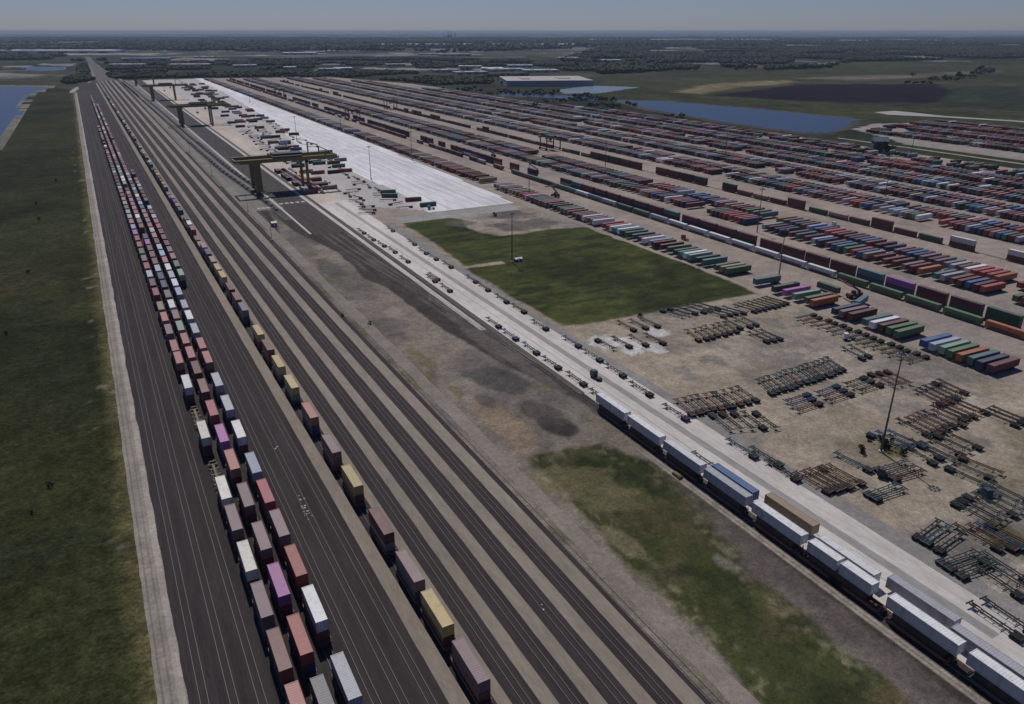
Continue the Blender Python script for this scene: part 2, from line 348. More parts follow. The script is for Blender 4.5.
poly_sheet('pond', [(-192.0, 3372.7), (-46.5, 3341.7), (-50.4, 3040.9), (-123.9, 3003.5), (-167.4, 3103.6)], 20, -0.22, (1, 1, 1), M_water, 4)

# lot base, roads
TAN = (0.33, 0.275, 0.235); GREY = (0.30, 0.285, 0.265)
def lotcol(X, Y):
    c = np.ones(X.shape + (3,)) * np.array((0.32, 0.262, 0.22))
    c = mixc(c, (0.24, 0.215, 0.20), nsm(0.0, 0.2, fbm(X, Y * 0.4, 40)) * 0.6)
    c = mixc(c, (0.16, 0.14, 0.13), nsm(0.18, 0.26, fbm(X * 1.5, Y * 0.5 + 77, 25)) * 0.4)
    return c
LOT = [(176, 30), (745, 30), (748, 880), (735, 1090), (700, 1210), (712, 1680), (705, 1830), (612, 2200), (280, 2330), (150, 2330), (134, 1900), (134, 560)]
grid_sheet('container_lot_ground', np.arange(130, 760, 6.0), np.concatenate([np.arange(30, 900, 8.0), np.arange(900, 2400, 16)]), -0.14, lotcol, M_gra, LOT, 1)
# chassis yard in front: dirt and gravel
P_gf = [(171.3, 477.7), (182.4, 478.3), (202.3, 481.4), (210.8, 466.5), (205.9, 446.3), (205.8, 425.0), (212.5, 412.8), (222.7, 411.6), (242.6, 414.3), (273.6, 408.4), (273.4, 377.3), (275.9, 336.5), (276.9, 299.4), (273.1, 251.4), (259.1, 253.8), (243.3, 253.9), (217.2, 255.2), (203.8, 254.9), (181.1, 255.5), (165.8, 260.2), (164.8, 275.8), (163.4, 305.0), (163.6, 343.5), (167.9, 404.3)]
def yard(X, Y):
    c = np.ones(X.shape + (3,)) * np.array((0.31, 0.26, 0.20))
    c = mixc(c, (0.20, 0.18, 0.165), nsm(-0.02, 0.14, fbm(X, Y, 38)) * 0.75)
    c = mixc(c, (0.38, 0.33, 0.27), nsm(0.08, 0.22, fbm(X * 0.6 + 50, Y * 1.4, 22)) * 0.6)
    c = mixc(c, (0.115, 0.105, 0.05), nsm(0.14, 0.22, fbm(X + 11, Y + 40, 34, 4)) * nsm(160, 130, Y) * 0.4)
    c = mixc(c, (0.17, 0.16, 0.15), nsm(0.12, 0.22, fbm(X * 1.3, Y * 1.3 + 9, 13)) * 0.6)
    for (px, py, r) in (YB): 
        c = mixc(c, (0.10, 0.10, 0.045), nsm(1.15, 0.7, np.hypot(X - px, (Y - py)) / r + fbm(X, Y, 7) * 0.9) * 0.85)
    for (px, py, r3) in ((170, 236, 6), (178, 228, 7), (184, 222, 4), (196, 236, 5)):
        c = mixc(c, (0.55, 0.53, 0.51), nsm(1.1, 0.8, np.hypot(X - px, (Y - py) * .8) / r3 + fbm(X, Y, 4, 4) * 1.6) * 0.8)
    s = sdist(X, Y, P_gf) + 5 * fbm(X, Y, 10)
    g = np.ones(X.shape + (3,)) * np.array((0.058, 0.066, 0.021))
    g = mixc(g, (0.036, 0.043, 0.016), nsm(-0.02, 0.16, fbm(X * 1.3, Y * 0.7, 45)))
    g = mixc(g, (0.024, 0.031, 0.015), nsm(0.02, 0.12, fbm(X * 0.4, Y * 2.2, 12, 4)) * 0.7)
    g = g * (1 + 0.9 * fbm(X * .8, Y * 1.6, 5, 4))[..., None]
    g = mixc(g, (0.085, 0.098, 0.028), nsm(0.03, 0.2, fbm(X + 70, Y, 60)) * 0.7)
    g = mixc(g, (0.028, 0.038, 0.018), nsm(0.14, 0.2, fbm(X * 0.5, Y * 2, 30)) * 0.6)
    ww = nsm(-1, 1.5, s)[..., None]
    pd = np.abs((Y - (361 - (X - 169) * 0.06)));
    path = (nsm(3.2, 1.8, pd + 2 * fbm(X, Y, 6)) * (X < 187) * (X > 160))[..., None]
    ww = ww * (1 - path)
    c = c * (1 - ww) + g * ww
    # sealed dark stains north of the field
    for (px, py, rx, ry) in ((205, 455, 9, 10), (243, 430, 22, 14), (246, 462, 14, 12), (225, 440, 10, 4)):
        c = mixc(c, (0.11, 0.10, 0.095), nsm(1.2, 0.8, np.hypot((X - px) / rx, (Y - py) / ry) + fbm(X, Y, 8)) * 0.8)
    return c
YB = [((197.9, 122.1)[0], (197.9, 122.1)[1], 5), (190, 70, 12), (187, 80, 6)]
grid_sheet('chassis_yard_ground', np.arange(157, 281, 1.2), np.arange(30, 502, 1.2), -0.08, yard, M_dirt,
           [(158.5, 30), (279, 30), (279, 140), (276, 250), (274, 420), (268, 496), (203, 493), (157.5, 470), (158.5, 300)], 0.4)
# wet mowed corner: grass bank at the right edge of the frame is part of the yard sheet
# bright concrete pads
WL = [(199, 497), (268, 496), (274, 655), (276, 900), (276, 1160), (278, 1600), (282, 2320), (262, 2320), (250, 1700), (226, 1160), ((195.4, 861.5)[0], (195.4, 861.5)[1]), (205, 545)]
poly_sheet('white_concrete_pad', WL, 3.0, -0.05, (0.66, 0.65, 0.66), M_lot, 0.0, var=0.25)
strip_sheet('concrete_joint', [(x, x + .5, y) for x, y in ((244, 500), (246, 700), (248, 1150))], -0.042, (0.2, 0.2, 0.2), M_lot)
poly_sheet('concrete_pad', [(135, 548), (158, 540), (204, 500), (208, 545), (226, 1160), (250, 1700), (262, 2300), (134, 2300)], 5, -0.06, (0.45, 0.42, 0.40), M_con, 1.0, var=0.25)
poly_sheet('loading_apron', [(135.5, 566), (157, 566), (160, 1000), (160, 1800), (150, 2250), (134.5, 2250)], 5, -0.03, (0.52, 0.44, 0.37), M_con, 0.2, var=0.15)
# main concrete road and its worn lane
lane('road', 136.3, 159.0, 20, 566, -0.03, (0.58, 0.53, 0.49), M_con, 0, 0.3, warp=False)
strip_sheet('road_wear', [(148.5, 150.8, 60), (148.5, 151, 300), (148, 150.6, 560)], -0.022, (0.31, 0.295, 0.285), M_con, wob=0.6)
strip_sheet('road_wear', [(144.0, 144.5, 60), (144.0, 144.5, 300), (144, 144.4, 560)], -0.021, (0.38, 0.36, 0.345), M_con, wob=0.3)
strip_sheet('road_shoulder', [(158, 164, 60), (158, 163, 200), (157.5, 161, 300), (157.5, 168, 480)], -0.026, (0.24, 0.225, 0.21), M_gra, wob=2.5)
for x0, w0, q in ((216, 1.2, .5), (228, .8, .56), (236, 1.6, .54), (256, 1.0, .52), (263, 1.4, .48)): strip_sheet('tyre_marks', [(x0, x0 + w0, y) for y in (500, 560, 640, 760, 900, 1100)], -0.044, (q, q * .98, q * .97), M_lot, wob=2.5)
strip_sheet('yard_road', [(170, 260, 474), (170, 262, 492)], -0.055, (0.30, 0.29, 0.275), M_gra)

# field between the two yards
P_bal = [(98.2, 547.8), (101.4, 483.9), (111.6, 422.0), (109.5, 370.5), (114.5, 347.0), (115.6, 299.2), (116.7, 279.0), (120.4, 252.1), (123.3, 232.7), (127.7, 214.2), (131.4, 195.6), (131.5, 174.3), (131.5, 160), (128, 100), (127, 40), (136.5, 40), (136.5, 330), (137, 560), (90, 560), (90, 470)]
P_gr2 = [(97.0, 169.5), (109.6, 172.9), (120.6, 167.0), (128.2, 151.5), (129.4, 132.8), (123.3, 115.3), (118.3, 97.0), (118.1, 80.6), (118.6, 64.7), (116.8, 48.6), (89.4, 58.6), (92.0, 74.7), (94.0, 90.2), (95.6, 113.3), (95.0, 136.3)]
P_dk2 = [(128.2, 151.5), (135.3, 135.3), (132.6, 111.3), (132.9, 89.3), (133.1, 70.9), (133.7, 49.7), (124.8, 44.3), (116.8, 48.6), (119.9, 66.9), (118.3, 85.0), (118.3, 101.9), (124.5, 123.1)]
def field(X, Y):
    c = np.ones(X.shape + (3,)) * np.array((0.215, 0.182, 0.150))
    c = mixc(c, (0.155, 0.135, 0.118), nsm(0, 0.15, fbm(X, Y * 0.5, 30)))
    c = mixc(c, (0.27, 0.235, 0.19), nsm(0.08, 0.22, fbm(X * 1.2 + 5, Y * 0.7, 22)) * 0.7)
    c = mixc(c, (0.12, 0.115, 0.05), nsm(0.15, 0.22, fbm(X * 1.5, Y * 0.6 + 31, 16)) * 0.6)
    # reddish tan rubble above the grass
    def blob(c, q, px, py, rx, ry, wgt, rot=0.0, nz=0.7):
        dx, dy = X - px, Y - py; u = dx * math.cos(rot) + dy * math.sin(rot); vv = -dx * math.sin(rot) + dy * math.cos(rot)
        return mixc(c, q, nsm(1.15, 0.8, np.hypot(u / rx, vv / ry) + nz * fbm(X, Y, 7, 5)) * wgt)
    x, y = (100.5, 192.4); c = blob(c, (0.25, 0.19, 0.13), x, y, 6, 22, 0.8)
    x, y = (102.3, 155.4); c = blob(c, (0.23, 0.20, 0.13), x, y, 9, 12, 0.7)
    s = sdist(X, Y, P_gr2) + 8 * fbm(X, Y, 9, 5)
    g = np.ones(X.shape + (3,)) * np.array((0.052, 0.058, 0.022))
    g = mixc(g, (0.032, 0.040, 0.015), nsm(0.0, 0.14, fbm(X, Y, 14)))
    g = mixc(g, (0.095, 0.078, 0.042), nsm(-0.06, 0.2, fbm(X + 33, Y, 12, 5)) * 0.75); g = mixc(g, (0.022, 0.03, 0.015), nsm(0.06, 0.2, fbm(X * 1.5 + 7, Y, 6, 4)) * 0.6)
    wg = nsm(-1.5, 1.5, s); c = c * (1 - wg[..., None]) + g * wg[..., None]
    edge = nsm(6, 1, np.abs(s - 2)) * nsm(0.0, 0.2, fbm(X * 1.7, Y * 1.7, 3.5, 4))
    c = mixc(c, (0.20, 0.18, 0.11), edge * 0.6)
    x, y = (105.4, 149.6); c = blob(c, (0.13, 0.115, 0.06), x, y, 9, 16, 0.8, 0.2, 1.6)
    x, y = (98.1, 125.0); c = blob(c, (0.16, 0.14, 0.085), x, y, 3.5, 12, 0.8, 0.15, 1.8)
    s2 = sdist(X, Y, P_dk2) + 5 * fbm(X, Y, 12, 4); c = mixc(c, (0.095, 0.078, 0.072), nsm(-4, 5, s2 + 6 * fbm(X + 9, Y, 9, 5)) * 0.85)
    x, y = (115.4, 106.0); c = blob(c, (0.19, 0.17, 0.14), x, y, 1.6, 4, 0.6, 0.3, 1.6)
    x, y = (114.9, 223.9); c = blob(c, (0.075, 0.07, 0.068), x, y, 8, 15, 0.85, 0.3)
    x, y = (98.7, 394.8); c = blob(c, (0.10, 0.093, 0.088), x, y, 6, 20, 0.7, 0.0)
    x, y = (102.7, 211.8); c = blob(c, (0.11, 0.095, 0.088), x, y, 3, 6, 0.7, 0.0)
    x, y = (115.5, 183.6); c = blob(c, (0.050, 0.045, 0.045), x, y, 5.5, 8.5, 0.95, 0.2, 0.35)
    x, y = (116.7, 194.1); c = blob(c, (0.085, 0.07, 0.065), x, y, 6, 11, 0.8, 0.2)
    x, y = (91.2, 300.8); c = blob(c, (0.10, 0.11, 0.05), x, y, 2.5, 8, 0.6)
    # the narrow gravel service path under the westmost train
    s3 = sdist(X, Y, P_bal) + 2.5 * fbm(X, Y, 8, 4)
    b0 = np.ones(X.shape + (3,)) * np.array((0.062, 0.051, 0.047)); b0 = mixc(b0, (0.13, 0.11, 0.098), nsm(0.0, 0.2, fbm(X * 2.5, Y * 0.15, 10)) * 0.8)
    for x0 in (114.9, 119.6, 124.4, 129.3): xm = 133.7 + (x0 - 133.7) * nsm(215, 480, Y); b0 = mixc(b0, (0.15, 0.125, 0.11), nsm(1.0, 0.3, np.abs(X - xm)) * nsm(240, 300, Y) * 0.8)
    wb = nsm(-0.8, 0.8, s3)[..., None]; c = c * (1 - wb) + b0 * wb
    pth = np.abs(X - 130.2) + 0.4 * fbm(X, Y, 5); c = mixc(c, (0.36, 0.32, 0.27), nsm(1.2, 0.7, pth) * nsm(165, 150, Y) * 0.95)
    c = mixc(c, (0.18, 0.155, 0.13), nsm(0.35, 0.15, np.abs(X - 130.2)) * nsm(165, 150, Y) * 0.8)
    return c
grid_sheet('field', np.arange(84, 139.5, 0.7), np.concatenate([np.arange(30, 330, 0.9), np.arange(330, 620, 2)]), -0.10, field, M_dirt)
# far end of the middle: crane yard base
def cy_col(X, Y):
    c = np.ones(X.shape + (3,)) * np.array((0.20, 0.185, 0.17)); return mixc(c, (0.13, 0.12, 0.115), nsm(0, .2, fbm(X * 3, Y * .2, 20)) * 0.6)
grid_sheet('crane_yard_ground', np.arange(80, 139.5, 2), np.arange(560, 2350, 10), -0.09, cy_col, M_gra, [(84, 560), (138, 560), (138, 2300), (66, 2340), (72, 1500), (80, 1000)], 0)

# ---------------------------------------------------------------- departure yard on the left
BAL = (0.041, 0.033, 0.033); STR = (0.245, 0.205, 0.165); GRV = (0.235, 0.20, 0.17)
Y0, Y1 = 20, 2330
lane('gravel_road', -10.0, -4.6, Y0, 1900, -0.20, (0.27, 0.24, 0.205), M_gra, 0, 0.35)
lane('wheel_track', -6.4, -4.9, Y0, 1900, -0.195, (0.36, 0.32, 0.28), M_gra, 0, 0.2)
for xa, q in ((-9.2, (0.19, 0.17, 0.15)), (-7.7, (0.21, 0.19, 0.165))):
    lane('wheel_track', xa, xa + 0.4, Y0, 1900, -0.19, q, M_gra, 0, 0.15)
strip_sheet('gravel_road', [(-41.2, 1960.9)+(0,), (-30.1, 2060.0)+(0,)] if False else [(-34, -27, 1900), (-34, -20, 1960), (-22, 0, 2090), (8, 20, 2230)], -0.18, (0.33, 0.30, 0.275), M_gra)
lane('ballast_bed', -4.8, 39.6, Y0, 2000, -0.17, BAL, M_bal, 0, 0.5)
lane('ballast_bed', 0, 90.0, 1990, 2330, -0.175, BAL, M_bal)
lane('ballast_bed', 42.5, 88.0, Y0, Y1, -0.17, BAL, M_bal)
strip_sheet('ballast_bed', [(-4, 72, 2320), (14, 66, 2700), (22, 58, 3000), (22, 50, 3600), (20, 40, 4600)], -0.172, (0.12, 0.11, 0.105), M_bal)
for a, b2 in ((39.3, 42.8), (47.4, 49.9), (54.8, 57.9), (62.9, 66.1), (71.1, 74.4), (78.9, 82.7)):
    lane('service_path', a, b2, Y0, Y1 - (100 if a < 45 else 0), -0.10, STR, M_con, 0, 0.12)
lane('gravel_road', 87.2, 92.0, Y0, Y1 + 150, -0.07, GRV, M_gra, 0, 0.8)
strip_sheet('gravel_road', [(74, 78, 2450), (60, 63, 3000), (50, 53, 3500)], -0.09, GRV, M_gra)
strip_sheet('gravel_road', [(2, 8, 2250), (20, 26, 2450), (24, 27, 3000), (22, 25, 3500)], -0.09, GRV, M_gra)
# crane yard bands: pale strips and tracks
def fy(y): return float(np.interp(y, [480, 580, 744, 890, 1300, 2000, 2330], [106.5, 103.5, 95.6, 93.5, 91, 84, 78]))
strip_sheet('ballast_bed', [(fy(y) - 2.6, fy(y) + 2.4, y) for y in ylist(520, 2300)], -0.07, (0.10, 0.09, 0.085), M_bal)
strip_sheet('ballast_bed', [(fy(y) + 5.5, min(fy(y) + 11, 130), y) for y in ylist(600, 2300)], -0.07, (0.085, 0.077, 0.073), M_bal)
strip_sheet('ballast_bed', [(110.6, 130.6, y) for y in ylist(470, 2300)], -0.068, (0.066, 0.056, 0.053), M_bal)
strip_sheet('crane_runway', [(107.6, 109.2, y) for y in ylist(474, 2300)], 0.05, (0.50, 0.46, 0.42), M_con, 0.15)
strip_sheet('crane_runway', [(130.4 + .4 * sm(272, 500, y), 133.2 + .4 * sm(272, 500, y), y) for y in ylist(272, 2300)], 0.05, (0.48, 0.45, 0.42), M_con, 0.15)
strip_sheet('ballast_bed', [(134.2, 136.8, y) for y in ylist(200, 1900)], -0.015, (0.11, 0.093, 0.085), M_bal)
for y in (561, 570):
    for k in range(5):
        xa = 110.8 + k * 4.0 if y == 570 else 93 + k * 3.2
        if y == 561 and k > 3: continue
        strip_sheet('level_crossing', [(xa, xa + 2.7, y + 3), (xa, xa + 2.7, y + 8)], 0.03, (0.42, 0.39, 0.37), M_con, 0.08)

TZ = 0.0
def track(fx, y0, y1, ties=True, name='railway_track'):
    mb = MB(); ys = ylist(y0, y1); prof = 0.07
    for s in (-1, 1):
        v = []; f = []
        for k, y in enumerate(ys):
            x = fx(y) + s * 0.7175
            for a, z in ((-prof / 2, -.02), (-prof / 2, .14), (prof / 2, .14), (prof / 2, -.02)): v.append((x + a, y, z))
        for k in range(len(ys) - 1):
            for q in range(3): f.append([4 * k + q, 4 * k + 4 + q, 4 * k + 5 + q, 4 * k + 1 + q])
        mb.add(v, f)
    o = link(name, mb.mesh('rails', M_rail)); o['kind'] = 'structure'
    if ties:
        tb = MB(); y = y0
        while y < min(y1, 330):
            x = fx(y)
            if visible(x, y, 6): tb.box(x - 1.25, x + 1.25, y, y + .23, -.16, -.155 + TZ)
            y += 0.62
        if tb.n: link('sleepers', tb.mesh('sleepers', M_tie), o)
    return o
LX = [-2.0, 3.0, 7.8, 12.9, 17.5, 22.5, 27.05, 31.65, 36.4]
def wx(x0): return lambda y: W(x0, y)
for x0 in LX: track(wx(x0), 30, 1950)
for x0 in (45.0, 52.5, 60.6, 68.8, 76.6, 84.9): track(wx(x0), 30, 2330)
for x0 in (112.5, 117.2, 122, 126.8): track(lambda y, x0=x0: x0, 480, 2250, False)
def merge(x0): return lambda y: float(133.7 + (x0 - 133.7) * sm(215, 480, y))
for x0 in (112.5, 117.2, 122, 126.8): track(merge(x0), 216, 480)
track(lambda y: 133.7 + 1.8 * sm(200, 300, y), 30, 1900)
track(lambda y: fy(y), 500, 2200, False); track(lambda y: fy(y) + 8, 620, 2200, False)
for x0 in (326.9, 335.8, 440.5): track(lambda y, x0=x0: x0, 120, 2250, False)

# lot roads on the far right, paved pads beyond
strip_sheet('dirt_road', [(742, 756, y) for y in (250, 420, 560, 700)] + [(734, 748, 790), (742, 748, 880)], -0.1, (0.34, 0.29, 0.22), M_gra, wob=3)
strip_sheet('dirt_road', [(788, 794, y) for y in (300, 420, 560, 640)], -0.1, (0.32, 0.28, 0.2), M_gra, wob=3)
strip_sheet('road', [(1186, 1202, 560), (1160, 1176, 650), (1120, 1145, 740), (1085, 1150, 795), (1100, 1150, 830)], -0.1, (0.36, 0.35, 0.33), M_con)
poly_sheet('container_lot_ground', [(812, 250), (1062, 250), (1062, 690), (960, 720), (880, 690), (812, 560)], 8, -0.13, (0.30, 0.265, 0.235), M_gra, 6, var=0.5)

# ---------------------------------------------------------------- haze
mh = bpy.data.materials.new('haze'); mh.use_nodes = True; t = mh.node_tree; t.nodes.clear()
out = N(t, 'ShaderNodeOutputMaterial'); pv = N(t, 'ShaderNodeVolumePrincipled')
pv.inputs['Color'].default_value = (0.55, 0.68, 0.88, 1); pv.inputs['Density'].default_value = 4.5e-5; pv.inputs['Anisotropy'].default_value = 0.0
t.links.new(pv.outputs[0], out.inputs['Volume'])
hb = MB(); hb.box(-41000, 41000, -41000, 41000, -1.8, 126)
hz = link('haze', hb.mesh('haze', mh)); hz['kind'] = 'stuff'; hz.display_type = 'WIRE'
tag(hz, 'pale blue haze fading the far country', None)

# ---------------------------------------------------------------- vehicles: templates
def container_parts(L, det):
    """origin: bottom centre, long axis along Y; height 2.9"""
    w2, h = 1.22, 2.9; body = MB()
    if det:
        for x in (-1, 1):
            for y in (-1, 1): body.box(x * w2 - .09, x * w2 + .09, y * (L / 2 - .08) - .08, y * (L / 2 - .08) + .08, 0, h - .02)
            body.box(x * w2 - .06, x * w2 + .06, -L / 2 + .1, L / 2 - .1, 0, .16); body.box(x * w2 - .05, x * w2 + .05, -L / 2 + .1, L / 2 - .1, h - .12, h - .03)
        for x in (-1, 1):                      # corrugated side walls
            n = int(L / .28); v = []; f = []; d = 0.036; yy = -L / 2 + .15; st = (L - .3) / n
            for k in range(n):
                for a, o_ in ((0, 0), (.25, 0), (.38, d), (.75, d)):
                    v.append((x * (w2 - .01 - o_), yy + (k + a) * st, .14)); v.append((x * (w2 - .01 - o_), yy + (k + a) * st, h - .1))
            v.append((x * (w2 - .01), L / 2 - .15, .14)); v.append((x * (w2 - .01), L / 2 - .15, h - .1))
            f = [[2 * k, 2 * k + 2, 2 * k + 3, 2 * k + 1] for k in range(len(v) // 2 - 1)]; body.add(v, f)
        body.box(-w2 + .05, w2 - .05, L / 2 - .1, L / 2 - .04, .05, h - .08)      # blind end
        body.box(-w2 + .05, w2 - .05, -L / 2 + .1, -L / 2 + .13, .05, h - .08)
        body.box(-w2, w2, -L / 2 + .1, L / 2 - .1, .05, .12)
    else:
        for s in (-1, 1):
            body.box(s * (w2 - .05) - .05, s * (w2 - .05) + .05, -L / 2 + .12, L / 2 - .12, 0, h - .04)
            body.box(-w2 + .1, w2 - .1, s * (L / 2 - .06) - .06, s * (L / 2 - .06) + .06, .02, h - .04)
            for y in (-1, 1): body.box(s * w2 - .07, s * w2 + .07, y * (L / 2 - .07) - .08, y * (L / 2 - .07) + .08, 0, h - .02)
        body.box(-w2 + .1, w2 - .1, -L / 2 + .1, L / 2 - .1, .02, .1)
    roof = MB()
    if det:
        n = int(L / .6); v = []; st = (L - .3) / n; z = h - .04
        for k in range(n):
            for a, o_ in ((0, 0), (.3, 0), (.45, .03), (.85, .03)):
                yv = -L / 2 + .15 + (k + a) * st; v += [(-w2 + .06, yv, z - o_), (w2 - .06, yv, z - o_)]
        v += [(-w2 + .06, L / 2 - .15, z), (w2 - .06, L / 2 - .15, z)]
        roof.add(v, [[2 * k, 2 * k + 1, 2 * k + 3, 2 * k + 2] for k in range(len(v) // 2 - 1)])
    roof.box(-w2 + .02, w2 - .02, -L / 2 + .02, -L / 2 + .2, h - .05, h)
    roof.box(-w2 + .02, w2 - .02, L / 2 - .2, L / 2 - .02, h - .05, h)
    if det:
        for s in (-1, 1): roof.box(s * (w2 - .05) - .03, s * (w2 - .05) + .03, -L / 2 + .2, L / 2 - .2, h - .05, h)
    else: roof.box(-w2 + .03, w2 - .03, -L / 2 + .2, L / 2 - .2, h - .05, h - .015)
    door = MB()
    for s in (-1, 1): door.box(s * .57 - .55, s * .57 + .55, -L / 2 + .02, -L / 2 + .09, .14, h - .14)
    bars = MB()
    for x in (-.85, -.35, .35, .85): bars.cyl((x, -L / 2 + .0, .1), (x, -L / 2 + .0, h - .14), .025, n=5)
    return body, roof, door, bars
CT = {}
for L in (8.53, 12.19, 14.63, 16.15, 17.4):
    for det in (0, 1):
        p = container_parts(L, det)
        CT[L, det] = (p[0].mesh('container_body', M_box), p[1].mesh('container_roof', M_roof), p[2].mesh('container_door', M_box), p[3].mesh('locking_bars', M_steel))
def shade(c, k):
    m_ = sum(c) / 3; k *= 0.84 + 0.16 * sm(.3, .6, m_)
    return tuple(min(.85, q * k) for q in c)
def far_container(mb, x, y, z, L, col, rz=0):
    dark = col; m_ = sum(col) / 3; col = tuple(.78 * c + .22 * m_ for c in col); dark = tuple(c * .85 for c in col)  # side walls get a darker colour than the top, standing in for shade
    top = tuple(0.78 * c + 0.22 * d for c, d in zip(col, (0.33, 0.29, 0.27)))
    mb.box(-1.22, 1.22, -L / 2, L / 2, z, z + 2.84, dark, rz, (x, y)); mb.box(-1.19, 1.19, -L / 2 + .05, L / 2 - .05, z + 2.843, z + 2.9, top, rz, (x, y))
def make_container(x, y, z, L, cname, rz, label, group, det):
    col = shade(COL[cname], rnd.uniform(0.85, 1.15))
    r = empty('shipping_container', (x, y, z), rz, label, 'container', group)
    q = CT[L, 1 if det > 1 else 0]
    bc = tuple(u * (1 - .38 * sm(.35, .6, sum(col) / 3)) for u in col)  # pale bodies coloured darker than their roofs: side shade put into the paint
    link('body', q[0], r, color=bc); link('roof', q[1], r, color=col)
    if det > 0: d = link('door', q[2], r, color=col)
    if det > 1: link('locking_bars', q[3], d)
    return r
COL = {'maroon': (0.145, 0.035, 0.042), 'brick red': (0.40, 0.085, 0.065), 'brown': (0.20, 0.078, 0.055), 'salmon': (0.48, 0.18, 0.155),
       'mauve': (0.27, 0.17, 0.18), 'crimson': (0.42, 0.07, 0.10), 'white': (0.82, 0.83, 0.84), 'cream': (0.80, 0.77, 0.66), 'silver': (0.46, 0.48, 0.52),
       'pale blue': (0.38, 0.45, 0.55), 'blue': (0.05, 0.15, 0.36), 'dark blue': (0.035, 0.06, 0.13), 'teal': (0.09, 0.20, 0.21), 'green': (0.09, 0.19, 0.085),
       'mint': (0.30, 0.43, 0.33), 'dark green': (0.04, 0.10, 0.06), 'yellow': (0.55, 0.42, 0.16), 'orange': (0.46, 0.14, 0.05), 'magenta': (0.45, 0.14, 0.42),
       'grey': (0.22, 0.23, 0.24), 'black': (0.02, 0.02, 0.024), 'pink': (0.55, 0.22, 0.32), 'tan': (0.36, 0.27, 0.17)}
MIXT = ['maroon'] * 4 + ['brick red'] * 3 + ['brown'] * 4 + ['mauve'] * 5 + ['salmon'] * 2 + ['silver'] * 3 + ['pale blue'] * 3 + ['white'] * 2 + ['magenta'] + ['teal'] + ['mint'] + ['green'] + ['grey'] * 2 + ['crimson'] + ['pink'] + ['dark blue'] * 2
MIXL = ['maroon'] * 9 + ['brown'] * 5 + ['brick red'] * 3 + ['mauve'] * 4 + ['pale blue'] * 2 + ['silver'] * 2 + ['white'] * 1 + ['teal'] * 3 + ['green'] * 2 + ['dark green'] * 3 + ['blue'] * 3 + ['dark blue'] * 3 + ['grey'] * 3 + ['orange'] * 1 + ['mint'] + ['salmon'] * 2 + ['tan'] + ['crimson']

def well_car_mesh():
    s = MB()                                    # 14.9 m unit, well between two platforms
    for x in (-1, 1):
        s.box(x * 1.36 - .06, x * 1.36 + .06, -6.4, 6.4, .38, 1.25); s.box(x * 1.36 - .12, x * 1.36 + .12, -6.4, 6.4, 1.2, 1.32)
        for k in range(-5, 6): s.box(x * 1.43 - .03, x * 1.43 + .03, k * 1.2 - .05, k * 1.2 + .05, .4, 1.22)
    for k in range(-4, 5): s.box(-1.35, 1.35, k * 1.4 - .14, k * 1.4 + .14, .36, .5)
    for y in (-1, 1):
        s.box(-1.42, 1.42, y * 6.75 - .42, y * 6.75 + .42, .95, 1.22); s.box(-.4, .4, y * 7.0 - .45, y * 7.0 + .45, .8, 1.3)
        s.box(-1.3, -1.2, y * 7.1 - .05, y * 7.1 + .05, .9, 2.1); s.box(1.2, 1.3, y * 7.1 - .05, y * 7.1 + .05, .9, 2.1); s.box(-1.3, 1.3, y * 7.1 - .04, y * 7.1 + .04, 1.5, 1.58)
    return s
def bogie_mesh():
    s = MB()
    for x in (-1, 1):
        s.box(x * 1.0 - .09, x * 1.0 + .09, -1.1, 1.1, .35, .75)
        for y in (-.85, .85): s.cyl((x * .68, y, .47), (x * .82, y, .47), .46, n=10)
    s.box(-1, 1, -.25, .25, .5, .85)
    for y in (-.85, .85): s.cyl((-.7, y, .47), (.7, y, .47), .09, n=6)
    return s
ME_well = well_car_mesh().mesh('well_frame', M_car); ME_bog = bogie_mesh().mesh('bogie', M_steel)
def spine_car_mesh():
    s = MB(); s.box(-.35, .35, -7.2, 7.2, .75, 1.15)
    for k in (-6, -3.2, 0, 3.2, 6): s.box(-1.3, 1.3, k - .3, k + .3, .95, 1.12); s.box(-1.35, -1.1, k - .35, k + .35, .9, 1.2); s.box(1.1, 1.35, k - .35, k + .35, .9, 1.2)
    s.bar((-1.2, -6, 1.05), (0, -3.2, 1.05), .12); s.bar((1.2, -6, 1.05), (0, -3.2, 1.05), .12)
    s.box(-.9, .9, 6.6, 7.1, 1.0, 1.7)
    return s
ME_spine = spine_car_mesh().mesh('spine_frame', M_car)
def make_car(x, y, label, group, col, near, kind='well_car', z=0.14):
    r = empty(kind, (x, y, z), 0, label, 'rail car', group)
    link('frame', ME_well if kind == 'well_car' else ME_spine, r, color=col)
    if near:
        for s in (-1, 1): link('bogie', ME_bog, r, (0, s * 6.55, 0))
    return r
def far_car(mb, x, y, col):
    mb.box(-1.45, 1.45, -6.9, 6.9, .5, 1.3, col, 0, (x, y)); mb.box(-.9, .9, -7.5, 7.5, .1, .9, (.03, .03, .03), 0, (x, y))

def ordn(n):
    w_ = ['first', 'second', 'third', 'fourth', 'fifth', 'sixth', 'seventh', 'eighth', 'ninth', 'tenth', 'eleventh', 'twelfth']
    if n <= 12: return w_[n - 1]
    return '%d%s' % (n, 'th' if 10 < n % 100 < 14 else {1: 'st', 2: 'nd', 3: 'rd'}.get(n % 10, 'th'))

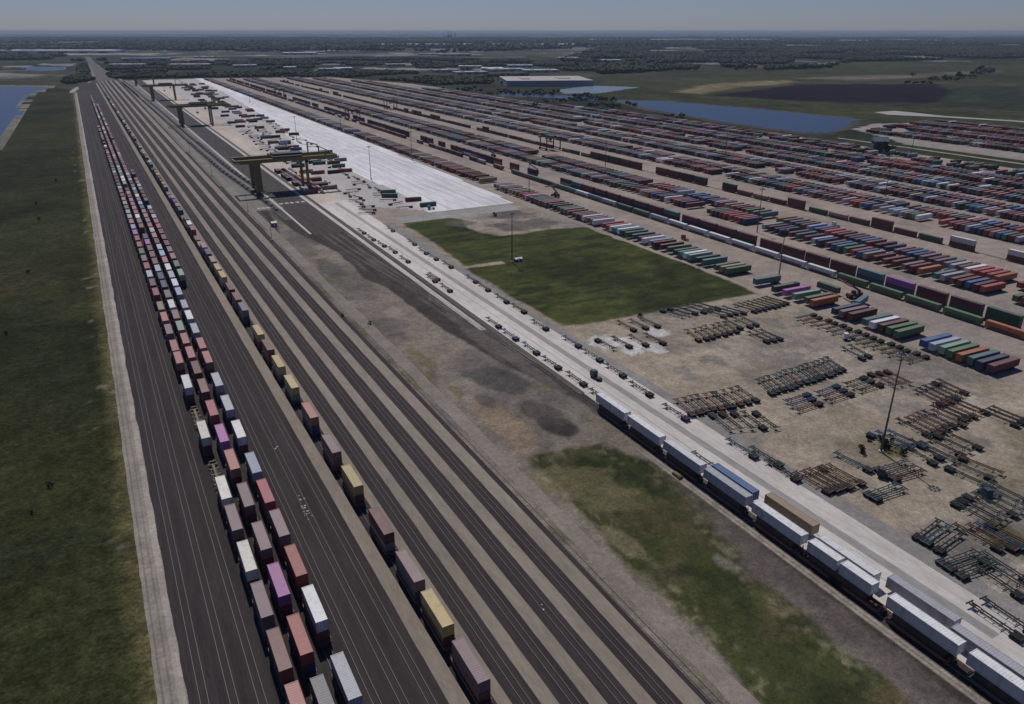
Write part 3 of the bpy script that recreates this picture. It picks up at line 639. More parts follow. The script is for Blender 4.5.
# ---------------------------------------------------------------- the trains
# every train: list of (y centre, length, [bottom colour, top colour] or None for an empty car)
cand = []; cars = []          # containers and rail cars, sorted by size afterwards
CARC = [(0.12, 0.05, 0.045), (0.10, 0.05, 0.05), (0.09, 0.075, 0.06), (0.06, 0.06, 0.065)]
def stack(fx, y, L, cols, tname, n, zb=0.64, car='well_car', cardim=True):
    x = fx(y)
    nm = 'stack' if len([c for c in cols if c]) > 1 else 'load'
    for lev, c in enumerate(cols):
        if c is None: continue
        two = len(cols) > 1
        if not two: lab = '%s container, %s load from near end, %s' % (c, ordn(n), tname)
        elif lev: lab = '%s upper container, %s stack from near end, %s' % (c, ordn(n), tname)
        else: lab = '%s lower container, %s stack from near end, %s' % (c, ordn(n), tname)
        cand.append((dist(x, y) * (1 if (lev or not two) else 1.35), x, y, zb + lev * 2.92, L, c, 0, lab, 'containers riding on trains'))
    cars.append((dist(x, y), x, y, 'rail car under the %s load from near end, %s' % (ordn(n), tname), True))
T1, T2, T3, T4 = wx(12.9), wx(17.5), wx(22.5), wx(45.0)
E_ = None
def train(fx, listed, y_start_auto, y_end, tname, pitch=15.0, mix=MIXT, single=0.0, empt=0.04, gap=0.0, Ls=(12.19,)):
    n = 0
    last = None
    for yc, c in listed:
        n += 1
        if c is E_:
            cars.append((dist(fx(yc), yc) * .6, fx(yc), yc, 'empty tan rail car, %s from near end, %s' % (ordn(n), tname), False)); continue
        bot = rnd.choice(['maroon', 'dark blue', 'brown', 'grey', 'maroon'])
        stack(fx, yc, 12.19, c if isinstance(c, list) else [bot, c], tname, n)
    y = y_start_auto
    while y < y_end:
        n += 1
        r = rnd.random()
        if r < empt: cars.append((dist(fx(y), y) * .6, fx(y), y, 'empty rail car, %s from near end, %s' % (ordn(n), tname), False))
        else:
            cs = [rnd.choice(mix)] if rnd.random() < single else [rnd.choice(['maroon', 'dark blue', 'brown', 'grey'] + mix), rnd.choice(mix)]
            stack(fx, y, rnd.choice(Ls), cs, tname, n)
        y += pitch + (rnd.random() * gap)
train(T1, [(106.2, 'salmon'), (122, 'brown'), (138.2, 'mauve'), (154.8, 'cream'), (172, 'mauve'), (187.3, 'cream'), (204, E_), (223.5, 'cream'), (244, E_), (262.8, 'white'),
           (286.7, 'salmon'), (300.2, 'salmon'), (320, 'mauve'), (336.7, 'salmon'), (352.5, 'tan')], 375, 900, 'leftmost loaded train', 16.2)
train(T1, [], 915, 1150, 'far half of the leftmost train', 15.5, empt=0.3)
train(T2, [(105.5, 'grey'), (124.1, 'brick red'), (142.9, 'magenta'), (161, 'mauve'), (181, 'mauve'), (201.2, 'magenta') if False else (201.2, 'salmon'), (218.6, 'magenta'), (237.6, 'crimson'), (256.6, 'brown'), (274, 'brown'),
           (290, 'salmon'), (306, 'salmon'), (322, 'mint'), (337.5, 'mauve'), (353, 'white'), (369, 'mauve')], 386, 1700, 'middle loaded train')
train(T3, [(109.2, 'silver'), (131.5, 'white'), (147.8, 'brick red'), (164.2, 'mauve'), (180.3, 'crimson'), (196.5, 'pale blue'), (218.8, 'white'), (239, 'silver'), (259.6, 'silver'), (282, 'salmon'),
           (297.6, 'salmon'), (316, 'silver'), (334, 'white'), (350, 'silver'), (370.5, 'pale blue'), (386, 'white')], 401, 1500, 'rightmost of the three adjacent trains')
# right-hand fourth column that starts by the green block
train(wx(27.05), [(402.5, 'mint'), (420.3, 'green'), (437, 'salmon')], 453, 760, 'short fourth train', 15.5)
train(T4, [(101.5, 'mauve'), (117.9, 'yellow'), (133.5, 'mauve'), (153, 'maroon'), (176.6, 'yellow'), (196.7, 'mauve'), (221, 'salmon'), (245.6, 'yellow'), (265.5, 'yellow'), (283.5, 'brown'), (301.5, 'yellow'),
           (334, 'grey'), (350, 'brown'), (367, 'brown'), (389, 'yellow'), (404, 'yellow'), (420, 'tan')], 437, 1800, 'separate train right of the pale path', 15.6, mix=MIXT + ['yellow'] * 3 + ['dark blue'] * 6 + ['tan'] * 4, single=0.3, empt=0.05)
# white containers beside the concrete road
TX = 133.7
n = 0
for ya, yb in ((186.9, 170.9), (169.4, 153.1), (151.4, 134.8), (133.6, 117.0), (114.6, 98.9), (96.5, 88.2), (87.2, 78.9), (75.0, 58.6), (56.8, 40.4)):
    n += 1; L = 16.15 if ya - yb > 12 else 8.53
    yc = (ya + yb) / 2; c1 = 'white' if n != 4 else 'silver'; 
    nm = 'long' if L > 12.5 else 'short'
    cand.append((dist(TX, yc) * .9, TX, yc, 3.56, L, c1, 0, '%s %s container, %s from the far end, train beside concrete road' % (nm, c1, ordn(n)), 'containers riding on trains'))
    dk = 'black'
    if n != 7: cand.append((dist(TX, yc), TX, yc if n != 6 else 87.7, .64, 12.19 if n != 6 else 16.15, dk, 0, 'lower %s container, %s stack from the far end, train beside concrete road' % (dk, ordn(n)), 'containers riding on trains'))
    cars.append((dist(TX, yc), TX, yc, 'rail car under %s container from far end, train beside concrete road' % ordn(n), True))
# trains inside the big container lot
y = 172; n = 0
lst = ['orange', 'green', 'green', 'green', 'green', 'white', 'white', 'white', 'white', 'white', 'white', 'white', 'pale blue', 'green', 'dark green', 'silver', 'teal', 'white', 'teal', 'green', 'dark green', 'green']
while y < 2200:
    n += 1; c = lst[n - 1] if n <= len(lst) else rnd.choice(MIXL)
    if y < 520 or rnd.random() < .9: stack(lambda yy: 326.9, y - 9, 17.4 if n < 26 else rnd.choice((14.63, 17.4)), [c], 'front lot train', n)
    y += 19.6 if n < 16 else 18
y = 171; n = 0
while y < 2200:
    n += 1
    c = [rnd.choice(['maroon', 'maroon', 'brown', 'dark green', 'dark blue']), 'maroon' if rnd.random() < .8 else rnd.choice(['brown', 'teal', 'brick red'])]
    if n == 1: c = ['dark green', 'dark green']
    if n == 4: c = ['dark blue', 'magenta']; 
    if y > 520: c = [rnd.choice(MIXL), rnd.choice(['maroon', 'maroon', 'dark green', 'brown', 'dark blue'])]
    if rnd.random() < (.97 if y < 500 else .75): stack(lambda yy: 335.8, y - 1, 14.63, c, 'stacked lot train', n)
    y += 17.0 + (rnd.random() < .25) * 2.5
y = 205; n = 0
while y < 2100:
    n += 1
    if y < 275: c = ['brown', 'white']
    else: c = [rnd.choice(['brown', 'maroon', 'dark green', 'tan'])] if rnd.random() < .8 else ['brown', rnd.choice(['maroon', 'brown'])]
    if 440 < y < 660: c = ['maroon', rnd.choice(['maroon', 'brown', 'dark green'])]
    if rnd.random() < .9: stack(lambda yy: 440.5, y, 14.63, c, 'train in the middle of the lot', n)
    y += 17.2 + (rnd.random() < .2) * 3
# idle empty cars west of the cranes
y = 560; n = 0
while y < 1700:
    n += 1; cars.append((dist(fy(y), y) * .75, fy(y), y, 'dark empty flat car, left idle row by the cranes, %s from near end' % ordn(n), False))
    if y > 620: cars.append((dist(fy(y) + 8, y) * .75, fy(y) + 8, y, 'dark empty flat car, right idle row by the cranes, %s from near end' % ordn(n), False))
    y += 15.5
# crane yard: containers under the cranes
n = 0
for y in [618, 632, 645, 659, 672, 686, 699, 713]:
    for x, c in ((138.6, rnd.choice(['silver', 'dark blue', 'brown', 'maroon'])), (147.6, rnd.choice(['tan', 'orange', 'silver', 'maroon'])), (151, rnd.choice(['tan', 'brown', 'salmon'])), (141.5, rnd.choice(['crimson', 'blue', 'silver', 'brown', 'dark green']))):
        if rnd.random() < .85:
            n += 1; cand.append((dist(x, y), x, y, .02, 12.19, c, 0, '%s container on the apron under the nearest gantry crane, %s from near end' % (c, ordn(n)), 'containers on the crane apron'))
n = 0
for (x, y, c, rz) in [(156, 628, 'brown', 90), (156, 632, 'maroon', 90), (158, 655, 'brown', 90), (158, 659, 'orange', 90), (162, 700, 'tan', 90), (163, 735, 'dark green', 90), (164, 739, 'brown', 90), (160, 615, 'tan', 90),
                      (192, 560, 'dark green', 60), (196, 575, 'green', 75), (203, 538, 'maroon', 80), (170, 690, 'brick red', 90), (141, 603, 'maroon', 90), (206, 516, 'dark green', 88)]:
    n += 1; cand.append((dist(x, y), x, y, .02, 12.19, c, R(rz), '%s container set down beyond the nearest crane, %s from near side' % (c, ordn(n)), 'containers on the pad'))
for k in range(110):
    y = rnd.uniform(680, 2100); x = rnd.choice((160, 172, 184, 186, 198, 208)) + rnd.uniform(-2, 2) + (y - 760) * .03
    c = rnd.choice(MIXL); cand.append((dist(x, y) * 1.05, x, y, .02, 12.19, c, R(90 + rnd.uniform(-8, 8)), '%s container on the pad behind the cranes, %s from near side' % (c, ordn(k + 1)), 'containers on the pad'))
for k, (x, y, c, rz) in enumerate([(305.3, 238, 'dark green', 0), (302, 216.5, 'teal', -70)]):
    cand.append((dist(x, y), x, y, .02 + .9, 12.19, c, R(rz), '%s container standing alone %s beside the front lot row' % (c, ('lengthwise', 'crosswise')[k]), 'containers on the pad'))

cand = [c for c in cand if visible(c[1], c[2], 12)]; cand.sort(key=lambda c: c[0])
farb = MB()
for k, (d, x, y, z, L, c, rz, lab, grp) in enumerate(cand):
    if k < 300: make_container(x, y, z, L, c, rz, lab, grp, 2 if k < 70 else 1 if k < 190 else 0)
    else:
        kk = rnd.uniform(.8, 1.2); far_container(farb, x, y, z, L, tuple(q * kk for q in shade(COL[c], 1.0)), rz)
cars = [c for c in cars if visible(c[1], c[2], 12)]; cars.sort(key=lambda c: c[0])
fcar = MB()
for k, (d, x, y, lab, loaded) in enumerate(cars):
    col = rnd.choice(CARC) if loaded else rnd.choice([(0.16, 0.12, 0.07), (0.12, 0.09, 0.055)])
    if not loaded and 88 < x < 115: col = (0.04, 0.036, 0.035)
    if k < 300: make_car(x, y, lab, 'well cars and flat cars on the tracks', col, k < 220, 'well_car' if loaded else 'spine_car')
    else: far_car(fcar, x, y, col)

# ---------------------------------------------------------------- road chassis, loaded and empty
def chassis_mesh(L=12.4):
    s = MB(); h = L / 2                         # front (kingpin) end at +Y
    for x in (-.45, .45): s.box(x - .08, x + .08, -h, h - 2.6, .92, 1.22); s.box(x - .08, x + .08, h - 2.7, h, 1.1, 1.34)
    for k in range(6): s.box(-.45, .45, -h + 1 + k * 2 - .06, -h + 1 + k * 2 + .06, 1.0, 1.18)
    s.box(-1.22, 1.22, -h - .1, -h + .16, .95, 1.25); s.box(-1.22, 1.22, h - .26, h, 1.12, 1.38); s.box(-1.2, 1.2, -h + 4.6, -h + 4.75, 1.0, 1.2); s.box(-.6, .6, h - 1.6, h - .5, 1.05, 1.12)
    return s
def leg_mesh():
    s = MB()
    for x in (-.55, .55): s.box(x - .06, x + .06, -.06, .06, .05, 1.05); s.box(x - .14, x + .14, -.14, .14, 0, .06)
    s.bar((-.55, 0, .3), (.55, 0, .9), .05); return s
def wheel_mesh():
    s = MB()
    s.cyl((-.28, 0, .5), (.28, 0, .5), .5, n=14); return s
def axle_mesh():
    s = MB()
    for x in (-.5, .5): s.box(x - .06, x + .06, -1.1, 1.1, .6, .95)
    for y in (-.65, .65): s.cyl((-.95, y, .5), (.95, y, .5), .07, n=6)
    return s
ME_chs = chassis_mesh().mesh('chassis_frame', M_chs); ME_leg = leg_mesh().mesh('landing_gear', M_steel); ME_whl = wheel_mesh().mesh('wheel', M_tyre); ME_axl = axle_mesh().mesh('bogie', M_steel)
cv = MB(); cv.box(-1.2, -.62, -1.35, 1.35, 1.02, 1.1); cv.box(.62, 1.2, -1.35, 1.35, 1.02, 1.1); cv.box(-.62, .62, -1.0, 1.0, .96, 1.06); ME_cov = cv.mesh('mudguards', M_tyre)
CHC = {'brown': (0.12, 0.055, 0.04), 'dark green': (0.035, 0.065, 0.05), 'black': (0.025, 0.025, 0.028), 'grey': (0.10, 0.105, 0.11), 'blue': (0.05, 0.09, 0.17), 'rusty': (0.17, 0.075, 0.045), 'teal': (0.045, 0.10, 0.11), 'yellowish': (0.2, 0.16, 0.06)}
def chassis(x, y, ang, c, lab, grp, name='empty_chassis', cat='chassis', parent_z=0.0):
    r = empty(name, (x, y, parent_z), R(ang - 90), lab, cat, grp)
    k = rnd.uniform(.8, 1.3)
    link('frame', ME_chs, r, color=tuple(q * k for q in CHC[c]))
    link('landing_gear', ME_leg, r, (0, 3.6, 0))
    bg_ = link('bogie', ME_axl, r, (0, -4.9, 0))
    for s in (-1, 1):
        for yy in (-.65, .65): link('wheel', ME_whl, bg_, (s * .93, yy, 0))
    link('bogie_cover', ME_cov, bg_)
    return r
GZ = -0.08
def row(p0, p1, n, ang, desc, cols, jit=0.5, flip=0.3):
    for k in range(n):
        t_ = k / max(1, n - 1); x = p0[0] + (p1[0] - p0[0]) * t_ + rnd.uniform(-.25, .25); y = p0[1] + (p1[1] - p0[1]) * t_ + rnd.uniform(-jit, jit)
        a = ang + rnd.uniform(-1.5, 1.5); c = rnd.choice(cols); fl = rnd.random() < flip
        chassis(x, y, a + (180 if fl else 0), c, ('%s chassis, %s from left, %s' % (c, ordn(k + 1), desc)) if n > 1 else '%s chassis in %s' % (c, desc), 'empty container chassis parked in the yard', parent_z=GZ)
G_ = ['dark green', 'dark green', 'black', 'grey', 'teal']; B_ = ['brown', 'brown', 'rusty', 'black', 'grey', 'dark green']
# ang is the heading of the kingpin end; wheels stand at the other end
row((159.6, 173.5), (174.5, 172), 6, 79, 'roadside cluster nearest the green field', B_, flip=0)
row((176, 171.5), (186, 171), 4, 82, 'olive group behind the roadside cluster', ['yellowish', 'brown', 'dark green'], flip=0)
row((163.2, 159.5), (177.5, 153.5), 5, 80, 'the second line of the roadside cluster', B_, flip=.6)
row((195.8, 172), (235, 174), 14, 73, 'the long green line in the yard middle', G_ + ['brown'], flip=0)
row((249.5, 178), (254, 178), 2, 80, 'the pair beyond the long green line', G_, flip=0)
row((238.5, 156), (246, 155), 3, 82, 'the trio at the east end of the long line', B_, flip=1)
for q, yy in enumerate((153.3, 156.8, 160.2)):
    row((197.5 + q, yy), (229, yy + .3), 3, 182, ('near', 'middle', 'far')[q] + ' crosswise line below the long green line', ['grey', 'black', 'blue', 'brown'], flip=.2)
row((206.5, 223), (227, 223), 7, 77, 'the brown line south of the mown field', B_, flip=0)
row((231, 225), (240, 225), 3, 85, 'the group at the field corner', G_, flip=0)
row((229, 208.5), (236, 208), 3, 89, 'the small group in the open gravel', G_, flip=0)
row((250, 238), (272, 239), 8, 103, 'the far line along the lot row', G_ + ['brown'], flip=0)
row((233, 240), (244, 239), 4, 105, 'the line touching the mown grass', G_, flip=0)
for q in range(15):
    yy = 217 - q * 3.9; c = rnd.choice(B_)
    chassis(266.5 + rnd.uniform(-1, 1), yy, 178 + rnd.uniform(-3, 3), c, '%s empty chassis, %s from far end of the column facing the front lot row' % (c, ordn(q + 1)), 'empty container chassis parked in the yard', parent_z=GZ)
row((181, 122), (181, 122), 1, 96, 'a lone spot left of the lamp mast', ['teal'], flip=0)
row((200, 125), (207, 124), 3, 98, 'the blue group at the lamp mast foot', ['blue', 'blue', 'black'], flip=.3)
row((202, 116), (206.5, 116), 2, 84, 'the pair just below the lamp mast', ['black', 'dark green'], flip=0)
row((161.5, 119.5), (173, 118.5), 6, 94, 'the brown roadside cluster below the mast', B_ + ['yellowish'], flip=.15)
for q, yy in enumerate((115.2, 112.4, 109.6)): row((189, yy), (189, yy), 1, 176, ('far', 'middle', 'near')[q] + ' place, three crosswise below the mast', ['grey', 'brown', 'black'], flip=1)
for q, yy in enumerate((108.4, 105.5)): row((175.5, yy), (175.5, yy), 1, 178, ('the far', 'the near')[q] + ' place of the crosswise pair by the road', ['grey', 'teal'], flip=1)
row((209, 114.5), (222, 114.5), 4, 90, 'the dark block right of the mast', ['black', 'dark green', 'brown'], flip=.5)
row((216, 127), (232, 126.5), 6, 88, 'the brown block right of the mast', ['brown', 'black', 'rusty'], flip=0)
row((235, 128.5), (247, 128), 5, 90, 'the brown group far right of the mast', ['brown', 'black', 'rusty'], flip=.2)
row((240, 139), (256, 140), 6, 84, 'the line under the front lot row', ['black', 'grey', 'brown'], flip=.2)
row((247, 118), (253, 118), 3, 93, 'the trio at the right edge below the lot row', ['brown', 'black'], flip=.5)
row((216, 249), (237, 248), 6, 104, 'the line at the near corner of the green field', ['teal', 'black', 'grey'], flip=.3)
row((168, 233), (190, 228), 4, 92, 'the loose line among the pale rubble', ['brown', 'grey', 'black'], flip=.3)
row((188, 246), (200, 244), 3, 92, 'the loose trio below the field edge', ['brown', 'grey'], flip=.3)
for q, yy in enumerate((80, 77.4, 74.8)): row((166, yy), (166, yy), 1, 175, ('the far', 'the middle', 'the near')[q] + ' place of three near the lower right corner', ['grey', 'dark green'], flip=1)
for q, yy in enumerate((90.6, 87.5, 84.4)): row((170, yy), (170, yy), 1, 188, ('the far', 'the middle', 'the near')[q] + ' place of the pile west of the red block', ['grey', 'black', 'teal'], flip=1)
row((187, 88.5), (206, 90), 7, 90, 'the dark block at the right picture edge', ['black', 'dark green', 'grey', 'teal'], flip=.3)
row((178.5, 82), (186.5, 79), 4, 92, 'the red block at the right edge', ['rusty', 'brown', 'rusty', 'blue'], flip=.2)
row((166.5, 70), (173, 72), 3, 84, 'the group beside the grass bank', ['black', 'dark green', 'grey'], flip=.4)
row((153.2, 62), (157.2, 61.5), 2, 88, 'the roadside pair at the lower right corner', ['black', 'grey'], flip=0)
for q in range(5): row((193 + q * 5, 100 + q * .7), (193 + q * 5, 100), 1, 88 + q * 3, 'place %s of the loose line before the dark block' % ordn(q + 1), G_ + B_, flip=.5) if q > 1 else None
# parked along both sides of the concrete road (wheels towards the viewer)
for side, lst_ in (('left', [(138.9, 278), (138.6, 262), (139, 245), (139, 228.6), (139.6, 211.8), (139.3, 195.5), (138.4, 465), (138.5, 446), (139.4, 429), (140.6, 413), (140, 391), (139.6, 351), (141.8, 353), (140, 333)]),
                   ('right', [(157, 305), (157.5, 289), (155.5, 266), (157.4, 243), (157, 227), (156.6, 211), (157, 462), (157, 424), (155.5, 402), (156, 388), (157, 370), (157.5, 340), (157.2, 325)])):
    for k, (x, y) in enumerate(sorted(lst_, key=lambda q: q[1])):
        c = rnd.choice(['black', 'dark green', 'grey', 'brown', 'blue'])
        chassis(x, y - 1.5, 91 + rnd.uniform(-2, 2), c, '%s chassis on the %s edge of the concrete road, %s from near end' % (c, side, ordn(k + 1)), 'empty chassis parked along the concrete road')
for k, (x, y, c) in enumerate([(142.3, 142.5, 'teal'), (157.2, 143.5, 'teal'), (160.2, 136.5, 'dark green'), (158.7, 128.5, 'black'), (154.8, 172, 'blue'), (155.4, 192, 'black')]):
    chassis(x, y, 91, c, ('teal empty chassis beside the white train, just ahead of the blue trailer', 'teal empty chassis on the road edge below the roadside cluster', 'dark green chassis directly right of the teal roadside one', 'black chassis on the road edge above the brown roadside cluster', 'blue chassis at the road edge left of the roadside cluster', 'black chassis alone on the right edge of the road')[k], 'empty chassis parked along the concrete road')
# rows of chassis on the pads near the cranes
n = 0
for (xa, ya, xb, yb, cnt) in ((158, 510, 172, 600, 10), (186, 520, 196, 760, 18), (160, 760, 168, 1050, 22), (178, 780, 190, 1100, 22), (206, 860, 220, 1150, 16)):
    for k in range(cnt):
        t_ = k / (cnt - 1); n += 1; c = rnd.choice(['black', 'black', 'dark green', 'grey'])
        chassis(xa + (xb - xa) * t_ + rnd.uniform(-4, 4), ya + (yb - ya) * t_ + rnd.uniform(-3, 3), rnd.choice((10, 170, 90)) + rnd.uniform(-15, 15), c,
                '%s empty chassis on the pad right of the cranes, %s going away' % (c, ordn(n)), 'empty chassis scattered on the pad by the cranes', parent_z=-0.05)

# loaded chassis: container trailers
def make_trailer(x, y, ang, c, lab, grp, det, L=12.19, z=0):
    col = shade(COL[c], rnd.uniform(0.85, 1.15))
    r = empty('container_trailer', (x, y, z), R(ang - 90), lab, 'trailer', grp)
    q = CT[L, 1 if det > 1 else 0]; b_ = link('container', q[0], r, (0, 0, 1.25), color=col); link('roof', q[1], b_, color=col)
    if det > 0:
        link('door', q[2], b_, color=col); link('chassis_frame', ME_chs, r, (0, 0, -.02), color=(.05, .05, .05)); link('landing_gear', ME_leg, r, (0, 3.6, 0))
        bo = link('bogie', ME_axl, r, (0, -4.9, 0))
        if det > 1:
            for s in (-1, 1):
                for yy in (-.65, .65): link('wheel', ME_whl, bo, (s * .93, yy, 0))
    return r
tc_ = []
def trow(xc, y0, y1, desc, pitch=3.95, fill=.8, cols=MIXL, first=None, tilt=0.0, L=16.15, stk=0.0):
    y = y0; n = 0; run = True
    while y < y1:
        if n < len(first or []) : c = first[n]; ok = c is not None
        else: c = rnd.choice(cols); run = (rnd.random() < (.965 if run else .5)) ; ok = run and rnd.random() < fill + .15
        n += 1
        if ok and visible(xc, y, 14): tc_.append([dist(xc, y), xc + rnd.uniform(-.5, .5), y, 180 + tilt + rnd.uniform(-1, 1), c, desc, L])
        y += (pitch if n < 14 else rnd.choice((pitch, pitch, 5.2, 6.4))) if xc < 500 else rnd.choice((3.9, 3.9, 4.6, 5.6))
for r0 in [(287.0, 141, 2280, 'front lot row', ['maroon', 'dark blue', 'teal', 'orange', 'green', 'mint', 'pale blue', 'blue', None, None, 'green', 'green', 'maroon', 'white', 'teal', None, 'maroon', 'mauve', 'dark blue', None, 'orange', 'green', 'mint', 'magenta', 'dark green', None, None, 'teal', None, None, None, 'green', 'tan', 'green', None, 'teal', 'dark green', 'mint', 'white', 'teal', 'dark green', 'green', 'maroon', 'maroon', 'pale blue', 'white', 'maroon', 'teal', 'green', 'dark green', 'white', 'teal', 'white', 'brick red', 'brick red', None, 'white', 'mauve', 'mauve', 'white'], 16.15),
           (376.5, 160, 2200, 'second lot row, near side', ['maroon', 'brown', 'dark green', 'teal', 'green', 'brown', 'green', None, None, None, 'brick red'], 16.15),
           (399.0, 175, 2200, 'second lot row, far side', ['green', 'green', None, None, 'orange', 'brick red', None, None, 'orange', 'brick red', 'brick red', 'brick red', 'white'], 16.15)]:
    trow(r0[0], r0[1], r0[2], r0[3], first=r0[4], tilt=-2, L=r0[5], fill=.85)
for j, (xa, yA, yB) in enumerate(((488, 240, 2200), (507, 240, 2200), (548, 260, 2150), (567, 260, 2150), (608, 290, 2000), (627, 290, 1950), (662, 320, 1650), (681, 320, 1600), (712, 350, 1150), (731, 380, 1060))):
    trow(xa, yA, yB, '%s lot row going back' % ordn(j + 4), L=14.63, fill=.85 if j < 8 else .5)
for xa in (870, 890, 935, 955, 1000, 1018, 1050): trow(xa, 260, 690 - max(0, 930 - xa) * .5, 'far right compound', cols=MIXL + ['maroon'] * 20 + ['crimson'] * 6, fill=.9)
tc_.sort(key=lambda q: q[0]); cnt = {}
for q in sorted(tc_[:296], key=lambda q: q[2]):
    cnt[q[5]] = cnt.get(q[5], 0) + 1; q.append(cnt[q[5]])
ftr = MB()
for k, q in enumerate(tc_):
    d, x, y, a, c, desc, L = q[:7]
    if k < 296:
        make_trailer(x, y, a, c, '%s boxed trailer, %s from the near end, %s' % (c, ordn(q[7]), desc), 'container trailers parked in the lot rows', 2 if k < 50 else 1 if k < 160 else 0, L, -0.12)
    else:
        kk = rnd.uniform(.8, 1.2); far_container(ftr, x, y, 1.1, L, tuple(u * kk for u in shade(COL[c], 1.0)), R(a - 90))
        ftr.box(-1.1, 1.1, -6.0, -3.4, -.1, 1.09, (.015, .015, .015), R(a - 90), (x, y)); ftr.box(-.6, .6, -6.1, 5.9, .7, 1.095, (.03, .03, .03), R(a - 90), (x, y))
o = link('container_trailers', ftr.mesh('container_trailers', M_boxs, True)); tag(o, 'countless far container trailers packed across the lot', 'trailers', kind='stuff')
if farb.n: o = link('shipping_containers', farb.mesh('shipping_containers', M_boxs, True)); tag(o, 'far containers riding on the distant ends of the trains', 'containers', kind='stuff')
if fcar.n: o = link('rail_cars', fcar.mesh('rail_cars', M_carS, True)); tag(o, 'far rail cars at the distant ends of the tracks', 'rail cars', kind='stuff')
# long trailers beside the white train on the concrete road
for (x, ya, yb, c, lab) in ((139.6, 137, 120, 'blue', 'blue trailer with a weathered roof parked beside the white train'), (142.1, 118.4, 102.1, 'tan', 'grey sided trailer with a rusty tan roof behind the blue trailer'),
                            (139.7, 99.1, 81.9, 'white', 'white ribbed trailer close beside the two short containers'), (142.1, 80.3, 65, 'silver', 'silver trailer parked beside the longest white container'),
                            (139.9, 63.8, 48, 'silver', 'pale silver trailer nearest the lower right corner of the road')):
    make_trailer(x, (ya + yb) / 2, 90, c, lab, 'long trailers parked beside the white train', 2, 16.15)

# ---------------------------------------------------------------- gantry cranes
def gantry(y0, label, s=1.0):
    r = empty('gantry_crane', (0, y0, 0), 0, label, 'crane', 'wide gantry cranes over the loading tracks')
    for gy in (0, 20):
        gb = MB(); x0, x1 = 89.5, 169; zb, zt = 24.2, 27.0
        gb.box(x0 + 3, x1, gy - 1.3, gy + 1.3, zb, zt); gb.box(x0, x0 + 3, gy - .8, gy + .8, zb + 1.6, zt - .2)
        gb.box(x0, x1, gy - 1.5, gy + 1.5, zt, zt + .12)
        for k in range(27): gb.box(x0 + 1 + k * 2.85, x0 + 1.1 + k * 2.85, gy - 1.5, gy - 1.42, zt, zt + 1.1); gb.box(x0 + 2 + k * 2.85, x0 + 2.3 + k * 2.85, gy - 1.05, gy + 1.05, zb - .05, zt - .3)
        gb.box(x0, x1, gy - 1.5, gy - 1.42, zt + 1.05, zt + 1.15)
        link('girder', gb.mesh('girder', M_yel), r)
    for gx in (90.1, 168.4):
        e = MB(); e.box(gx - .5, gx + .5, 1.0, 19.0, 24.5, 26.6); link('end_tie', e.mesh('end_tie', M_yel), r)
    for gy in (0, 20):
        lg = MB()
        v = [(103.0, gy - 1.6, 1.8), (107.6, gy - 1.6, 1.8), (107.6, gy + 1.6, 1.8), (103.0, gy + 1.6, 1.8), (102.8, gy - 1.3, 24.2), (107.8, gy - 1.3, 24.2), (107.8, gy + 1.3, 24.2), (102.8, gy + 1.3, 24.2)]
        v = [(x, y, z) for x, y, z in v]; lg.add(v, BOXF); link('leg', lg.mesh('leg', M_yel), r)
        l2 = MB(); l2.bar((144, gy, 1.6), (144, gy, 24.2), 2.0, 1.8); l2.box(142.8, 145.2, gy - .9, gy + .9, 22.2, 24.18); link('leg', l2.mesh('leg', M_yel), r)
        for gx in (105.3, 144):
            wb = MB(); wb.box(gx - .7, gx + .7, gy - 3.4, gy + 3.4, .75, 1.78)
            for k in (-2.6, -.9, .9, 2.6): wb.cyl((gx - .35, gy + k, .5), (gx + .35, gy + k, .5), .48, n=10)
            link('wheel_bogie', wb.mesh('wheel_bogie', M_steel), r)
    for gx in (105.3, 144):
        sb = MB(); sb.box(gx - .55, gx + .55, 3.4, 16.6, 1.0, 2.2)
        if gx > 120:
            sb.box(gx - .3, gx + .3, .7, 19.3, 12.2, 12.9)
        link('sill_beam', sb.mesh('sill_beam', M_yel), r)
    tr = MB(); tr.box(118, 141, -1.2, 21.2, 27.35, 28.4); tr.box(119, 142, 3, 14, 28.4, 29.9)
    for gx in (118.5, 138.5):
        for gy in (0, 20): tr.box(gx - .5, gx + .5, gy - .4, gy + .4, 27.1, 27.4)
    link('trolley', tr.mesh('trolley', M_steel), r)
    cb = MB(); cb.box(136, 138.4, -.8, 2.0, 20.6, 23.2); cb.box(136.9, 137.4, .3, .8, 23.2, 27.35)
    cabo = link('operator_cab', cb.mesh('operator_cab', M_wht), r)
    wd = MB(); wd.box(136.2, 138.2, -.86, -.8, 21.3, 22.8); link('window', wd.mesh('window', M_gls), cabo)
    sp = MB(); sp.box(126, 128.4, 3, 15, 15.6, 16.3); sp.box(126.5, 127.9, 7, 11, 16.3, 17.3)
    for gx in (126.4, 128.0):
        for gy in (4.5, 13.5): sp.bar((gx, gy, 16.2), (gx, gy, 27.4), .09)
    link('spreader', sp.mesh('spreader', M_yel), r)
    md = MB(); md.bar((148, 8, 27), (148, 8, 37), .9); md.bar((148, 8, 36.6), (156, 8, 34.4), .7); md.bar((156, 8, 34.5), (157, 8, 27), .5); link('service_jib', md.mesh('service_jib', M_yel), r)
    ef = MB()
    for gy in (0, 20): ef.bar((168.4, gy, 27), (160, gy, 31.5), .5); ef.bar((160, gy, 27), (160, gy, 31.5), .5)
    ef.bar((160, 0, 31.4), (160, 20, 31.4), .5); link('end_frame', ef.mesh('end_frame', M_yel), r)
    ax = MB(); ax.box(103.9, 106.6, 5, 12, 2.22, 5.4); link('power_house', ax.mesh('power_house', M_lamp), r)
    return r
gantry(618, 'nearest large olive gantry crane with containers stacked under its right leg')
gantry(1142, 'second gantry crane going away, an empty pale apron before it')
